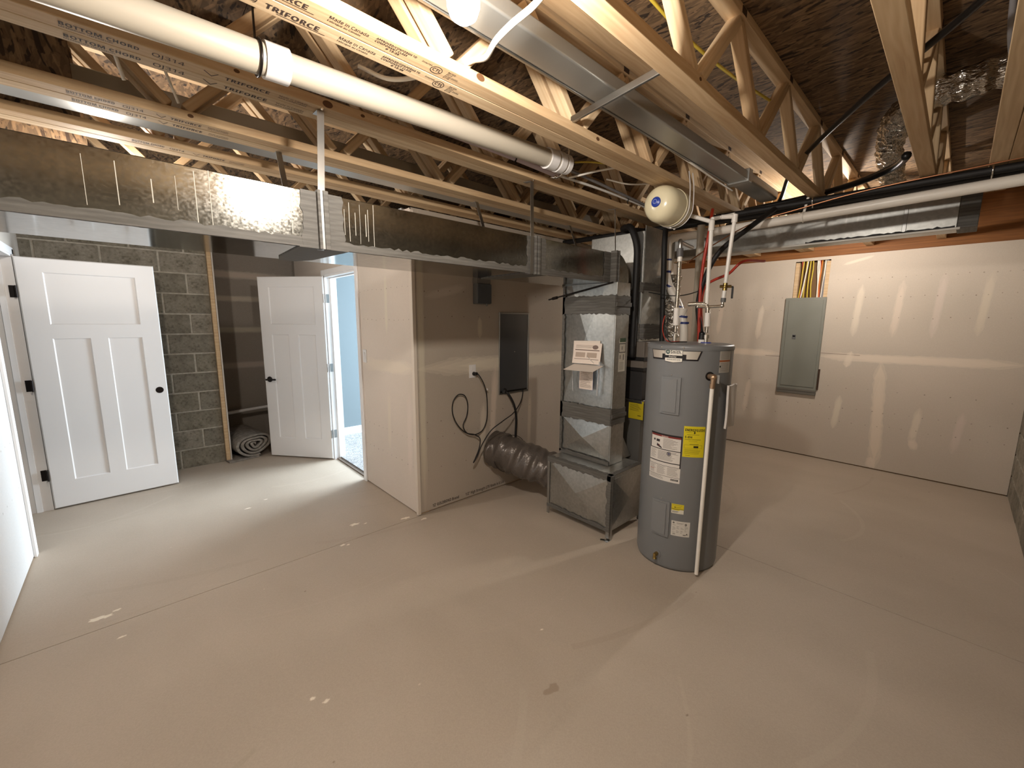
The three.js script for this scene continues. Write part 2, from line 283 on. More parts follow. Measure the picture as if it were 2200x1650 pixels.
// block wall behind the closet side
// ------------------------------------------------------------------ drywall walls
const wallRight = struct('wall_right');
{
  const w = 3.3, z0 = .473, h = 2.303; // local x runs from z0 towards -z
  const mat = drywallMat(w, h, 300, 3, A => {
    const zx = z => z0 - z, hy = 1.19;
    A.band(zx(.45), hy + .012, zx(-1.06), hy, .085, .95); A.band(zx(-1.45), hy, zx(-2.8), hy + .01, .08, .9);
    A.line(zx(-1.06), hy + .035, zx(-1.26 + .55), hy + .03, .004, 'rgba(80,60,46,.7)'); A.line(zx(-1.46), hy - .03, zx(-1.62), hy - .03, .004, 'rgba(80,60,46,.7)');
    A.band(zx(-.53), hy - .02, zx(-.47), .0, .1, .9); A.band(zx(-.505), .12, zx(-.5), .0, .075, .7);
    for (const [z, y0, y1, k] of [[-1.72, 1.36, 1.78, .8], [-1.79, .42, .85, .7], [-.78, 1.42, 1.98, .6], [-.8, 1.08, 1.26, .8], [-.85, .37, .76, .75], [-.46, 1.42, 2.0, .5], [-.17, 1.42, 2.06, .3], [.13, 1.45, 2.05, .4], [-.2, .33, .72, .6], [.1, .3, .72, .3], [-2.2, 1.4, 1.85, .5], [-2.22, .4, .85, .5]]) A.band(zx(z + .015), y1, zx(z - .015), y0, .06, k);
    for (const z of [-.2]) A.band(zx(z - .03), .32, zx(z + .04), .34, .1, .7);
    for (const y of [2.04, 1.84]) A.screws(zx(.4), zx(-1.0), y, .09); A.screws(zx(-1.5), zx(-2.8), 1.72, .09); A.screws(zx(-1.5), zx(-2.8), 1.86, .1); A.screws(zx(.3), zx(-1.0), 1.62, .12);
    for (const y of [.62, .47]) A.screws(zx(.4), zx(-2.7), y, .11); A.screws(zx(.4), zx(-2.7), .85, .2);
    A.band(zx(-.7), 2.27, zx(-.95), 2.2, .03, .8);
  });
  const s = M('drywall_sheet', mirrorU(sheet(w, h, .0127, [[w - (z0 + 1.40), w - (z0 + 1.065), 1.5, 2.27]])), mat, wallRight); placed(s, 5.83, .012, z0 - w, -Math.PI / 2);
  M('framing', merge([span(5.93, 5.98, 0, 2.315, -2.83, .67), span(5.8435, 5.93, 0, 2.315, -2.83, -1.40), span(5.8435, 5.93, 0, 2.315, -1.065, .47), span(5.8435, 5.93, 0, .7, -1.40, -1.065)]), std({ color: hex(120, 92, 62), roughness: .9 }), wallRight);
  M('stud', span(5.8445, 5.929, .7, 2.27, -1.398, -1.36), studMat, wallRight); M('stud', span(5.8445, 5.929, .7, 2.27, -1.105, -1.067), studMat, wallRight);
  M('rim_board', cbox(.06, .475, 3.5, .003, [5.88, 2.555, -1.08]), brown, wallRight);
  M('sill_plate', cbox(.075, .075, 3.5, .003, [5.885, 2.352, -1.08]), brown, wallRight);
}
const wallDoor = struct('wall_door');
{
  const z0 = -2.827, w = 2.9, h = 2.39, zx = z => z0 - z; // faces -x : local x runs towards -z
  const mat = drywallMat(w, h, 300, 11, A => {
    A.band(zx(-2.83), 1.2, zx(-3.8), 1.17, .11, .6); A.band(zx(-3.3), .45, zx(-3.28), .95, .06, .45); A.band(zx(-3.28), 1.45, zx(-3.27), 1.95, .05, .35); A.band(zx(-2.95), .3, zx(-2.93), 1.0, .08, .3);
    for (const y of [1.83, 1.58, .62, .4]) A.screws(zx(-2.9), zx(-3.8), y, .085); A.band(zx(-2.845), 0, zx(-2.845), 2.39, .06, .5); A.band(zx(-4.8), 2.1, zx(-5.7), 2.1, .06, .2);
  }, [212, 199, 186]);
  // sheet with a door opening that reaches the floor
  const sh = poly([[0, 0], [zx(-3.855), 0], [zx(-3.855), 2.04], [zx(-4.692), 2.04], [zx(-4.692), 0], [w, 0], [w, h - .012], [0, h - .012]].map(p => [w - p[0], p[1]]).reverse());
  const g = clean(new THREE.ExtrudeGeometry(sh, { depth: .0127, bevelEnabled: false })); g.translate(0, 0, -.0127);
  { const p = g.attributes.position, uv = g.attributes.uv; for (let i = 0; i < p.count; i++) uv.setXY(i, 1 - p.getX(i) / w, (p.getY(i) + .012) / h); }
  placed(M('drywall_sheet', g, mat, wallDoor), 1.6, .012, z0 - w, -Math.PI / 2);
  const blue = std({ color: hex(104, 113, 116), roughness: .85 });
  M('framing', merge([span(1.6128, 1.7, 0, 2.39, -3.855, -2.835), span(1.6128, 1.7, 0, 2.39, -5.72, -4.692), span(1.6128, 1.7, 2.052, 2.39, -4.692, -3.855)]), studMat, wallDoor);
  M('blue_drywall', merge([span(1.7, 1.713, 0, 2.39, -3.855, -2.96), span(1.7, 1.713, 0, 2.39, -5.55, -4.692), span(1.7, 1.713, 2.052, 2.39, -4.692, -3.855)]), blue, wallDoor);
  M('corner_bead', cbox(.03, 2.37, .03, .004, [1.601, 1.19, -2.829]), std({ color: hex(214, 202, 188), roughness: .8 }), wallDoor);
  // the blue room beyond
  const wb = struct('wall_blue_back'); M('drywall', span(1.713, 5.0, 0, 2.4, -5.68, -5.55), blue, wb);
  const wr = struct('wall_blue_right'); M('drywall', merge([span(5.0, 5.12, 0, .7, -5.55, -2.96), span(5.0, 5.12, 2.05, 2.4, -5.55, -2.96), span(5.0, 5.12, .7, 2.05, -5.55, -5.35), span(5.0, 5.12, .7, 2.05, -3.15, -2.96)]), blue, wr);
  const cb = struct('ceiling_blue_room'); M('drywall', span(1.6, 5.12, 2.391, 2.41, -5.68, -2.96), std({ color: hex(226, 226, 226), roughness: .9 }), cb);
  const bb = struct('baseboard_blue'); M('board', merge([cbox(3.28, .11, .014, .004, [3.36, .065, -5.543]), cbox(.014, .11, .8, .004, [1.72, .065, -5.14])]), trimWhite, bb);
  const win = struct('window_1'); M('window_frame', merge([span(5.0, 5.1, .7, .74, -5.35, -3.15), span(5.0, 5.1, 2.01, 2.05, -5.35, -3.15), span(5.0, 5.1, .7, 2.05, -5.35, -5.31), span(5.0, 5.1, .7, 2.05, -3.19, -3.15)]), trimWhite, win);
  M('pane', span(5.06, 5.066, .74, 2.01, -5.31, -3.19), std({ color: 0x222222, emissive: DAY_COLOR, emissiveIntensity: 4, roughness: .2 }), win);
  const carpetTex = dataTex(512, (u, v) => { const n = fbm(u * 90, v * 90, 90, 81, 3), k = fbm(u * 12, v * 12, 12, 83, 3), t = 150 + 130 * (n - .5) + 40 * (k - .5); return [t, t - 1, t - 2]; }, true, .5);
  const cp = one('carpet', span(1.66, 5.0, 0, .022, -5.55, -2.96), std({ map: carpetTex, roughness: 1, bumpMap: carpetTex, bumpScale: .012 }), 'grey flecked carpet laid in the blue room beyond the doorway', 'carpet'); cp.userData.kind = 'stuff';
}
const wallPrint = struct('wall_print');
{
  const x0 = 1.6, w = 4.23, h = 2.39;
  const mat = drywallMat(w, h, 470, 7, A => {
    const X = x => x - x0;
    A.band(X(1.62), 1.19, X(4.2), 1.2, .13, .55); A.band(X(2.42), 1.2, X(2.36), .2, .07, .5); A.band(X(2.28), .85, X(2.26), .3, .07, .45); A.band(X(2.24), 1.6, X(2.24), 1.42, .05, .35); A.band(X(2.87), .9, X(2.86), .3, .05, .4); A.band(X(1.66), 0, X(1.66), 2.38, .06, .35); A.band(X(1.7), 1.75, X(2.1), 1.85, .07, .25);
    for (const y of [1.8, 1.6, .75, .62, .35]) A.screws(X(1.7), X(3.2), y, .13);
    A.text("12' GOLDBOND Brand", X(1.73), .02, .034, 'rgba(34,26,22,.95)', .27); A.text('1/2" High Strength LITE Made in U.S.A.', X(2.07), .02, .034, 'rgba(34,26,22,.95)', .46);
  }, [178, 166, 152]);
  placed(M('drywall_sheet', sheet(w, h - .012, .0127), mat, wallPrint), x0, .012, -2.827, 0);
  M('framing', span(1.6128, 5.95, 0, 2.39, -2.95, -2.841), studMat, wallPrint);
  M('blue_drywall', span(1.713, 5.0, 0, 2.39, -2.963, -2.9505), std({ color: hex(104, 113, 116), roughness: .85 }), wallPrint);
}
const wallLeft = struct('wall_left');
{
  const mat = drywallMat(4.6, 2.39, 200, 15, A => { A.band(2.2, 0, 2.25, 2.3, .09, .4); A.band(.2, 1.2, 4.5, 1.2, .1, .5); A.band(3.5, .2, 3.55, .9, .06, .4); for (const y of [.5, .8, 1.7]) A.screws(.3, 4.5, y, .12); }, [222, 219, 216]);
  // faces +x: local x runs towards -z from z = .475
  const m = M('drywall_sheet', sheet(4.515, 2.378, .0127), mat, wallLeft); m.rotation.y = Math.PI / 2; m.position.set(-.6, .012, .475);
  M('framing', merge([span(-.71, -.6128, 0, 2.39, -4.04, .475), span(-.71, -.6128, 2.08, 2.39, -4.95, -4.04), span(-.71, -.6128, 0, 2.39, -5.415, -4.95)]), studMat, wallLeft);
  M('drywall_return', merge([span(-.6128, -.6, 2.08, 2.39, -4.95, -4.04), span(-.6128, -.6, 0, 2.39, -5.414, -4.95)]), std({ color: hex(200, 190, 178), roughness: .9 }), wallLeft);
  const hall = struct('wall_hall'); M('drywall', merge([span(-2.1, -2.0, 0, 2.5, -5.6, .7), span(-2.1, -.72, 0, 2.5, -5.7, -5.6), span(-2.1, -.72, 0, 2.5, .67, .77), span(-2.1, -.72, 2.45, 2.5, -5.7, .77), span(-2.1, -1.0, -.2, -.001, -5.7, .77)]), std({ color: hex(200, 196, 190), roughness: .9 }), hall);
}
const closet = struct('wall_closet');
{
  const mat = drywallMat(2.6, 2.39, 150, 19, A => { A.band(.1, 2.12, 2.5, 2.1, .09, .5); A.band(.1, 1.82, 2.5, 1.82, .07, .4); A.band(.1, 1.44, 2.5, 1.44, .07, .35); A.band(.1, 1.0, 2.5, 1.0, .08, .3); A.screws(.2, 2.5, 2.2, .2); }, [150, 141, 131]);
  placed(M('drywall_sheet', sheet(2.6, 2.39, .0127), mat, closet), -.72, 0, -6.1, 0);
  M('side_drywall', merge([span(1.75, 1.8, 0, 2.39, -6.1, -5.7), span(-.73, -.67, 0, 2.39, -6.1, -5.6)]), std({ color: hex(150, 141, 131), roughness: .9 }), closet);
  M('backing', span(-.75, 1.9, 0, 2.5, -6.3, -6.113), studMat, closet);
  M('opening_stud', cbox(.038, 2.38, .14, .003, [.69, 1.19, -5.44]), wood[1], closet);
  M('stud_drywall', cbox(.0127, 2.38, .15, .002, [.716, 1.19, -5.44]), std({ color: hex(196, 186, 174), roughness: .9 }), closet);
}

// ------------------------------------------------------------------ ceiling: OSB subfloor sheets
const ceiling = struct('ceiling');
{
  for (let z = -6.4, r = 0; z < .75; z += 1.22, r++) for (let x = -.75 - (r % 2 ? 1.22 : 0); x < 5.98; x += 2.44) {
    const a = Math.max(x, -.75), b = Math.min(x + 2.44, 5.98), z1 = Math.min(z + 1.22, .77); if (b - a < .05 || z1 - z < .05) continue;
    const g = span(a + .0015, b - .0015, 2.797, 2.815, z + .0015, z1 - .0015), uv = g.attributes.uv, ou = rnd(), ov = rnd(); for (let i = 0; i < uv.count; i++) uv.setXY(i, uv.getX(i) + ou, uv.getY(i) + ov); M('osb_sheet', g, osb, ceiling);
  }
  M('deck_above', span(-.8, 6.0, 2.82, 2.86, -6.4, .8), std({ color: hex(70, 55, 40), roughness: 1 }), ceiling);
  const rim = struct('trim_1'); M('rim_board', merge([span(-.75, -.72, 2.39, 2.797, -6.4, .8), span(5.95, 6.0, 2.3, 2.82, -6.4, .8), span(-.8, 6.0, 2.3, 2.82, .665, .72), span(-.8, 6.0, 2.5, 2.82, -6.42, -6.3)]), osb, rim);
}

// ------------------------------------------------------------------ open-web floor joists
const JX0 = -.715, JX1 = 5.84, CW = .0635, CH = .038, JB = 2.39, JT2 = 2.796;
const chordG = cbox(JX1 - JX0, CH, CW, .003, [(JX0 + JX1) / 2, 0, 0]);
const node0 = .24, pitch = .66, webGeo = {};
function makeJoist(label, z, mats, short) {
  const X1 = short || JX1;
  const t = thing('floor_joist', label, 'floor joist', [0, JB, z]);
  const cg = short ? cbox(short - JX0, CH, CW, .003, [(JX0 + short) / 2, 0, 0]) : chordG;
  M('bottom_chord', cg, mats[0], t).position.y = CH / 2;
  M('top_chord', chordG, mats[1], t).position.y = JT2 - JB - CH / 2;
  const pg = webGeo.p ??= span(JX0 + .002, -.06, CH, JT2 - JB - CH, -.005, .005); M('end_panel', pg, osb, t);
  const y0 = CH - .004, y1 = JT2 - JB - CH + .004, dx = pitch / 2 - .035;
  webGeo.a ??= bar([.012, y0 + .012, 0], [dx + .012, y1 - .01, 0], .052, .04, .006); webGeo.b ??= bar([-.012, y0 + .012, 0], [-dx - .012, y1 - .01, 0], .052, .04, .006);
  for (let k = -1; k < 9; k++) { const x = node0 + pitch * k; if (x < JX0 + .35 || x > X1 - .35) continue; for (const s of ['a', 'b']) M('web', webGeo[s], mats[(k + 3) % 3], t).position.set(x + (s === 'a' ? .016 : -.016), 0, 0); }
  return t;
}
const W3 = [wood[0], wood[1], wood[2]];
const joists = {};
const jl = [
  ['far', -4.55, 'pale open-web floor joist high above the back room, farthest of all, seen over the duct'],
  ['back1', -3.95, 'pale open-web floor joist behind the wall line, second farthest from the camera'],
  ['back2', -3.36, 'pale open-web floor joist glimpsed just over the top edge of the long main duct'],
  ['t0a', -2.772, 'far half of the doubled floor joist directly above the back edge of the main duct'],
  ['t0b', -2.707, 'near half of the doubled floor joist directly above the back edge of the main duct'],
  ['t1a', -2.379, 'far half of the doubled joist with the grey sheet-metal duct along its far lower edge'],
  ['t1b', -2.313, 'near half of the doubled joist that has the grey sheet-metal duct behind it'],
  ['t2a', -1.877, 'far half of the printed doubled joist that carries the long front duct straps'],
  ['t2b', -1.812, 'near half of the printed doubled joist shaded by the big white drain pipe'],
  ['t3a', -1.337, 'far half of the printed doubled joist above the cream tank, facing the drain pipe'],
  ['t3b', -1.271, 'near half of the printed doubled joist above the cream tank, facing the bulb'],
  ['t4', -.7475, 'single unprinted floor joist between the lit bulb and the bare brown ceiling bay'],
  ['tr', -.2225, 'single pale floor joist crossed by the black tubing, running up at right of the picture'],
  ['tra', .035, 'pale floor joist cut by the right picture edge, left half of the pair'],
  ['trb', .1, 'pale floor joist cut by the right picture edge, outer half of the pair']];
for (const [k, z, l] of jl) joists[k] = makeJoist(l, z, k.charCodeAt(k.length - 1) % 2 ? W3 : [wood[1], wood[0], wood[2]], k.startsWith('tra') || k === 'trb' ? 3.5 : 0);
// ink stamps on the undersides, finger joints at the top nodes
function stampTex(w, h, ppm, draw) { return canvasTex(Math.round(w * ppm), Math.round(h * ppm), (c, W, H) => { c.clearRect(0, 0, W, H); draw(c, ppm, W, H); }); }
function inkMat(t) { return std({ map: t, transparent: true, alphaTest: 0.35, roughness: .8 }); }
function stamp(j, x, w, tex) { // under the bottom chord, read from below with the top of the letters towards +z
  const g = new THREE.PlaneGeometry(w, .052); g.rotateX(Math.PI / 2); const p = g.attributes.position, uv = g.attributes.uv; for (let i = 0; i < p.count; i++) uv.setXY(i, (p.getX(i) + w / 2) / w, (p.getZ(i) + .026) / .052);
  const m = M('ink_stamp', g, tex, joists[j].children[0]); m.position.set(x + w / 2, -CH / 2 - .0006, 0); return m;
}
const ink = 'rgb(58,42,34)';
const stA = inkMat(stampTex(.66, .052, 1500, (c, q, W, H) => {
  c.fillStyle = ink; c.font = `italic bold ${H * .3}px sans-serif`; c.fillText('OJ', W * .0, H * .62); c.font = `bold ${H * .56}px sans-serif`; c.fillText('TRIFORCE', W * .055, H * .7, W * .235); c.fillRect(W * .1, H * .79, W * .19, H * .035);
  c.font = `${H * .36}px sans-serif`; c.fillText('Made in Canada', W * .34, H * .5, W * .17); c.font = `${H * .2}px sans-serif`; c.fillText('Fabriqué au Canada', W * .34, H * .76, W * .15);
  c.font = `bold ${H * .25}px sans-serif`; c.fillText('APPROVED/CONFORMS TO', W * .54, H * .34, W * .2); c.fillText('COMPONENT CLASS', W * .54, H * .58, W * .16); c.fillText('# 13-36', W * .6, H * .82);
  c.font = `${H * .2}px sans-serif`; c.fillText('Intertek', W * .77, H * .34);
  c.strokeStyle = ink; c.lineWidth = H * .045; c.beginPath(); c.ellipse(W * .86, H * .5, H * .38, H * .36, 0, 0, 7); c.stroke(); c.font = `bold ${H * .42}px sans-serif`; c.fillText('CTL', W * .838, H * .64, H * .6);
  c.font = `${H * .2}px sans-serif`; for (const [i, s] of ['RATED', '2010', 'ASTM D5055', 'E119'].entries()) c.fillText(s, W * .915, H * (.28 + i * .2), W * .08);
}));
const stB = inkMat(stampTex(.66, .052, 1500, (c, q, W, H) => {
  c.fillStyle = ink; c.font = `bold ${H * .5}px sans-serif`; c.fillText('BOTTOM CHORD', W * .0, H * .62, W * .26); c.font = `${H * .2}px sans-serif`; c.fillText('MEMBRURE INFERIEURE', W * .0, H * .86, W * .22);
  c.font = `${H * .6}px sans-serif`; c.fillText('OJ314', W * .3, H * .7, W * .17); c.lineWidth = H * .06; c.strokeStyle = ink; c.beginPath(); c.moveTo(W * .5, H * .3); c.lineTo(W * .535, H * .78); c.lineTo(W * .56, H * .3); c.stroke();
  c.font = `bold ${H * .56}px sans-serif`; c.fillText('TRIFORCE', W * .59, H * .7, W * .22); c.font = `${H * .26}px sans-serif`; c.fillText('Made in Canada', W * .84, H * .45, W * .15); c.fillText('APA CONFORMS', W * .84, H * .75, W * .15);
}));
stamp('t3a', .312, .66, stA); stamp('t3b', .262, .66, stA);
stamp('t2a', -.055, .66, stB); stamp('t2b', -.06, .66, stB); stamp('t1a', -.07, .5, stB); stamp('t1b', -.08, .5, stB); stamp('t0b', .1, .45, stB);
{ const slot = merge([0, 1, 2, 3, 4, 5].map(i => box(.045, .0035, .002, [0, -.011 + i * .0044, 0])));
  const dk = std({ color: hex(70, 48, 28), roughness: 1 });
  for (const j of ['t4', 'tr', 't3b', 'tra']) for (let k = 0; k < 8; k++) { const m = M('finger_joint', slot, dk, joists[j].children[1]); m.position.set(node0 + pitch * (k + .5), 0, CW / 2 + .0004); } }
{ // knots and drilled holes seen on the bottom chords
  const knot = (j, x, face, r) => { const g = cyl(r, r, .0012, null, [Math.PI / 2, 0, 0], 14); g.scale(1.5, 1, 1); const m = M('knot', g, std({ color: hex(92, 60, 32), roughness: .7 }), joists[j].children[0]); m.position.set(x, rr(-.006, .006), CW / 2 + .0002); };
  knot('t3b', .99, 0, .012); knot('t3b', 1.68, 0, .008); knot('t2b', .66, 0, .013); knot('t2b', .36, 0, .006); knot('t2b', .8, 0, .006); knot('t1b', .28, 0, .007); knot('t4', 1.55, 0, .006);
}
// flat strapping board screwed under the deck in the bulb bay
one('strapping_board', bar([-.7, 2.786, -1.19], [5.8, 2.786, -1.19], .08, .019, .002), wood[1], 'flat brown strapping board along the deck, beyond the shiny joist-bay duct', 'board');

// ------------------------------------------------------------------ lamps
function lamp(label, x, y, z, cd, web) {
  const t = thing('ceiling_lamp', label, 'ceiling lamp', [x, y, z]);
  M('bulb', lathe([[.0001, -.052], [.016, -.049], [.03, -.038], [.0365, -.02], [.037, -.006], [.031, .016], [.02, .036], [.0145, .046], [.0001, .046]], null, null, 32), std({ color: 0xffffff, emissive: BULB_COLOR, emissiveIntensity: 14, roughness: .4 }), t);
  M('lampholder', lathe([[.0001, .046], [.022, .046], [.03, .055], [.05, .066], [.056, .08], [.056, .088], [.0001, .088]], null, null, 32), std({ color: hex(232, 228, 220), roughness: .3 }), t);
  M('junction_box', cyl(.05, .05, .04, [0, .108, 0], null, 8), steel, t);
  M('box_bracket', cbox(.04, .02, .08, .002, [0, .12, web]), steel, t);
  const l = new THREE.PointLight(BULB_COLOR, cd, 0, 2); l.position.set(0, -.008, 0); l.castShadow = true; l.shadow.radius = 2; t.add(l); return t;
}
lamp('bare glowing bulb hanging beside the joists at the top of the picture', .617, 2.283, -.832, BULB1, .03);
lamp('second bare bulb behind the wall duct near the electrical panel', 4.75, 2.375, -.87, BULB2, .06);
lamp('third bare bulb hidden over the doors behind the long main duct', 0, 2.325, -3.24, BULB3, -.06);

// ------------------------------------------------------------------ ducts
function ragged(x0, x1, y0, y1, th, side, amp = .008) { // strip in the xy plane whose edge on `side` is brushed unevenly
  const pts = [], n = Math.max(8, Math.abs(x1 - x0) / .02 | 0), m = Math.max(8, Math.abs(y1 - y0) / .02 | 0);
  const e = k => side.includes(k) ? () => rr(-amp, amp) : () => 0;
  for (let i = 0; i <= n; i++) pts.push([x0 + (x1 - x0) * i / n, y0 + e('b')()]); for (let i = 1; i <= m; i++) pts.push([x1 + e('r')(), y0 + (y1 - y0) * i / m]);
  for (let i = 1; i <= n; i++) pts.push([x1 + (x0 - x1) * i / n, y1 + e('t')()]); for (let i = 1; i < m; i++) pts.push([x0 + e('l')(), y1 + (y0 - y1) * i / m]);
  return extrude(poly(pts), th);
}
seed = 404;
const ZF = -1.775, ZR = -2.235, DB = 1.858, DT = 2.068;
const duct = thing('main_duct', 'long rectangular galvanised duct strapped under the joists across the left half of the room', 'duct');
{
  for (const [a, b] of [[-.6, .607], [.613, 1.832], [1.838, 2.62]]) {
    const s = M('duct_section', span(a, b, DB + .002, DT, ZR, ZF, .004), galv, duct);
    M('belly_sheet', span(a + .006, b - .006, DB, DB + .0019, ZR + .006, ZF - .006), galvBelly, s);
    M('sealant_edge', ragged(a, b, DB - .001, DB + .033, .0022, 't', .006).translate(0, 0, ZF + .0005), mastic, s);
    M('sealant_lip', ragged(a, b, ZF - .012, ZF + .001, .0012, 'b', .004).rotateX(Math.PI / 2).translate(0, DB, 0), mastic, s);
  }
  for (const x of [.61, 1.835]) {
    M('seam_flange', merge([cbox(.012, DT - DB + .014, .03, .002, [x - .012, (DT + DB) / 2, ZF + .004]), cbox(.02, DT - DB + .014, .03, .002, [x + .014, (DT + DB) / 2, ZF + .004])]), mastic, duct);
    M('seam_sealant', merge([ragged(x - .075, x - .01, DB, DT, .0024, 'l', .006).translate(0, 0, ZF + .001), ragged(x + .02, x + .085, DB, DT, .0024, 'r', .006).translate(0, 0, ZF + .001)]), mastic, duct);
    M('belly_seam', extrude(poly([[x - .09, ZF + .004], [x + .1, ZF + .004], [x + .07, ZR + .1], [x + .02, ZR], [x - .05, ZR], [x - .075, ZR + .1]].map(p => [p[0], -p[1]])), .004, 0, null, [-Math.PI / 2, 0, 0]).translate(0, DB - .0042, 0), mastic, duct);
  }
  const runMat = std({ color: hex(190, 186, 174), roughness: .6 }); seed = 77; // vertical runs of dried sealant on the face
  for (const x of [.7, .72, .745, .765, .79, .80, .825, .1, .16, .21, .25, -.05, .02, .5, .55]) M('sealant_run', box(rr(.0012, .003), rr(.07, .19), .0008, [x, DT - rr(.09, .1), ZF + .0006]), runMat, duct);
  // elbow that turns down into the column
  const el = []; const ex = 2.62, x1 = 2.80; for (let i = 0; i <= 10; i++) { const a = i / 10 * Math.PI / 2; el.push([ex + (x1 - ex) * Math.sin(a), DB + .02 + (DT - DB - .02) * Math.cos(a)]); }
  const sh = poly([[ex, DB - .012], [ex, DT], ...el.slice(1), [x1, DB - .012]]);
  M('elbow', extrude(sh, .5, .003, [0, 0, ZR]), galv, duct);
  M('elbow_sealant', merge([ragged(2.53, 2.612, DB, DT, .0024, 'lr', .006).translate(0, 0, ZF + .002), cbox(.02, DT - DB + .02, .05, .002, [2.615, (DT + DB) / 2, ZF + .03]), cbox(.008, DT - DB + .02, .06, .002, [2.64, (DT + DB) / 2, ZF + .03])]), mastic, duct);
}
// return column between the elbow and the base box
const CX0 = 2.6, CX1 = 2.775, CZ0 = -2.19, CZ1 = -1.7;
function creased(w, h, d, amp) { // sheet panel with a crossed crease: local x, y, face +z
  const g = new THREE.BufferGeometry(), c = [w / 2, h / 2, amp], P = [[0, 0, 0], [w, 0, 0], [w, h, 0], [0, h, 0]], pos = [];
  for (let i = 0; i < 4; i++) pos.push(...P[i], ...P[(i + 1) % 4], ...c);
  const B = [[0, 0, -d], [w, 0, -d], [w, h, -d], [0, h, -d]]; for (let i = 0; i < 4; i++) { const a = P[i], b = P[(i + 1) % 4], e = B[i], f = B[(i + 1) % 4]; pos.push(...a, ...e, ...f, ...a, ...f, ...b); } pos.push(...B[0], ...B[2], ...B[1], ...B[0], ...B[3], ...B[2]);
  g.setAttribute('position', new THREE.Float32BufferAttribute(pos, 3)); g.setAttribute('uv', new THREE.Float32BufferAttribute(new Array(pos.length / 3 * 2).fill(0), 2)); return boxUV(g);
}
function creasedTall(w, h, yc, hh, d, amp) { // crossed crease centred at yc, sheet cropped at height h
  const pos = [], c = [w / 2, yc, amp], k = (h - yc) / hh, L = [w / 2 * (1 - k), h, amp * (1 - k)], Q = [w / 2 * (1 + k), h, amp * (1 - k)], a = [0, 0, 0], b = [w, 0, 0], e = [w, h, 0], f = [0, h, 0];
  const t = (...v) => v.forEach(q => pos.push(...q)); t(a, b, c); t(b, e, Q); t(b, Q, c); t(c, Q, L); t(a, c, L); t(a, L, f);
  const g = new THREE.BufferGeometry(); g.setAttribute('position', new THREE.Float32BufferAttribute(pos, 3)); g.setAttribute('uv', new THREE.Float32BufferAttribute(new Array(pos.length / 3 * 2).fill(0), 2)); return merge([boxUV(g), box(w, h, .002, [w / 2, h / 2, -.0015])]);
}
function toX(g, x, y, z) { return g.rotateY(-Math.PI / 2).translate(x, y, z); } // local x -> +z ... face looks -x
const col = thing('return_column', 'upright galvanised air column with crossed creases standing on the base box', 'duct', [0, 0, 0]);
seed = 31;
{
  M('column_body', span(CX0, CX1, .487, 1.858, CZ0, CZ1, .003), galvSoft, col);
  const F = (y0, y1, amp) => toX(creased(CZ1 - CZ0 - .02, y1 - y0, .002, amp), CX0 - .0025, y0, CZ0 + .01);
  M('lower_panel', F(.52, .80, .022), galvPanel, col); M('upper_panel', toX(creasedTall(CZ1 - CZ0 - .02, .93, .55, .55, .002, .02), CX0 - .0025, .92, CZ0 + .01), galvPanel, col);
  const S = (z0, z1, y0, y1, side) => toX(ragged(z0, z1, y0, y1, .004, side, .007), CX0 - .013, 0, 0);
  M('sealant_band', merge([S(CZ0, CZ1, .80, .925, 'bt'), ragged(CX0 - .012, CX1 + .003, .80, .925, .004, 'tb').translate(0, 0, CZ1)]), mastic, col);
  M('sealant_band', merge([S(CZ0, CZ1, 1.63, 1.765, 'bt'), ragged(CX0 - .012, CX1 + .003, 1.63, 1.765, .004, 'tb').translate(0, 0, CZ1)]), mastic, col);
  M('sealant_band', merge([S(CZ0, CZ1, .487, .52, 't'), S(CZ0, CZ0 + .022, .5, 1.85, 'r')]), mastic, col);
  M('drive_cleat', merge([cbox(CX1 - CX0 + .02, .03, .012, .002, [(CX0 + CX1) / 2, .87, CZ1 + .006]), cbox(CX1 - CX0 + .02, .03, .012, .002, [(CX0 + CX1) / 2, 1.70, CZ1 + .006])]), mastic, col);
  // upper and lower stickers on the narrow side
  const st = canvasTex(128, 256, (c, w, h) => { c.fillStyle = '#d9d3c6'; c.fillRect(0, 0, w, h); c.fillStyle = '#4f6350'; c.fillRect(6, 0, w, 30); c.strokeStyle = '#333'; c.lineWidth = 5; c.strokeRect(3, 42, w - 6, 66); c.fillStyle = '#333'; c.font = 'bold 40px sans-serif'; c.fillText('V', 46, 90); c.fillRect(20, 128, 12, 30); c.fillRect(86, 124, 12, 44); c.fillStyle = '#998'; for (let i = 0; i < 6; i++) c.fillRect(14, 186 + i * 10, 90, 3); });
  const pm = M('sticker', boxUV(new THREE.BoxGeometry(.085, .25, .001)), std({ map: st, roughness: .6 }), col); { const uv = pm.geometry.attributes.uv, p = pm.geometry.attributes.position; for (let i = 0; i < p.count; i++) uv.setXY(i, p.getX(i) / .085 + .5, p.getY(i) / .25 + .5); } pm.position.set(2.70, 1.33, CZ1 + .001);
}
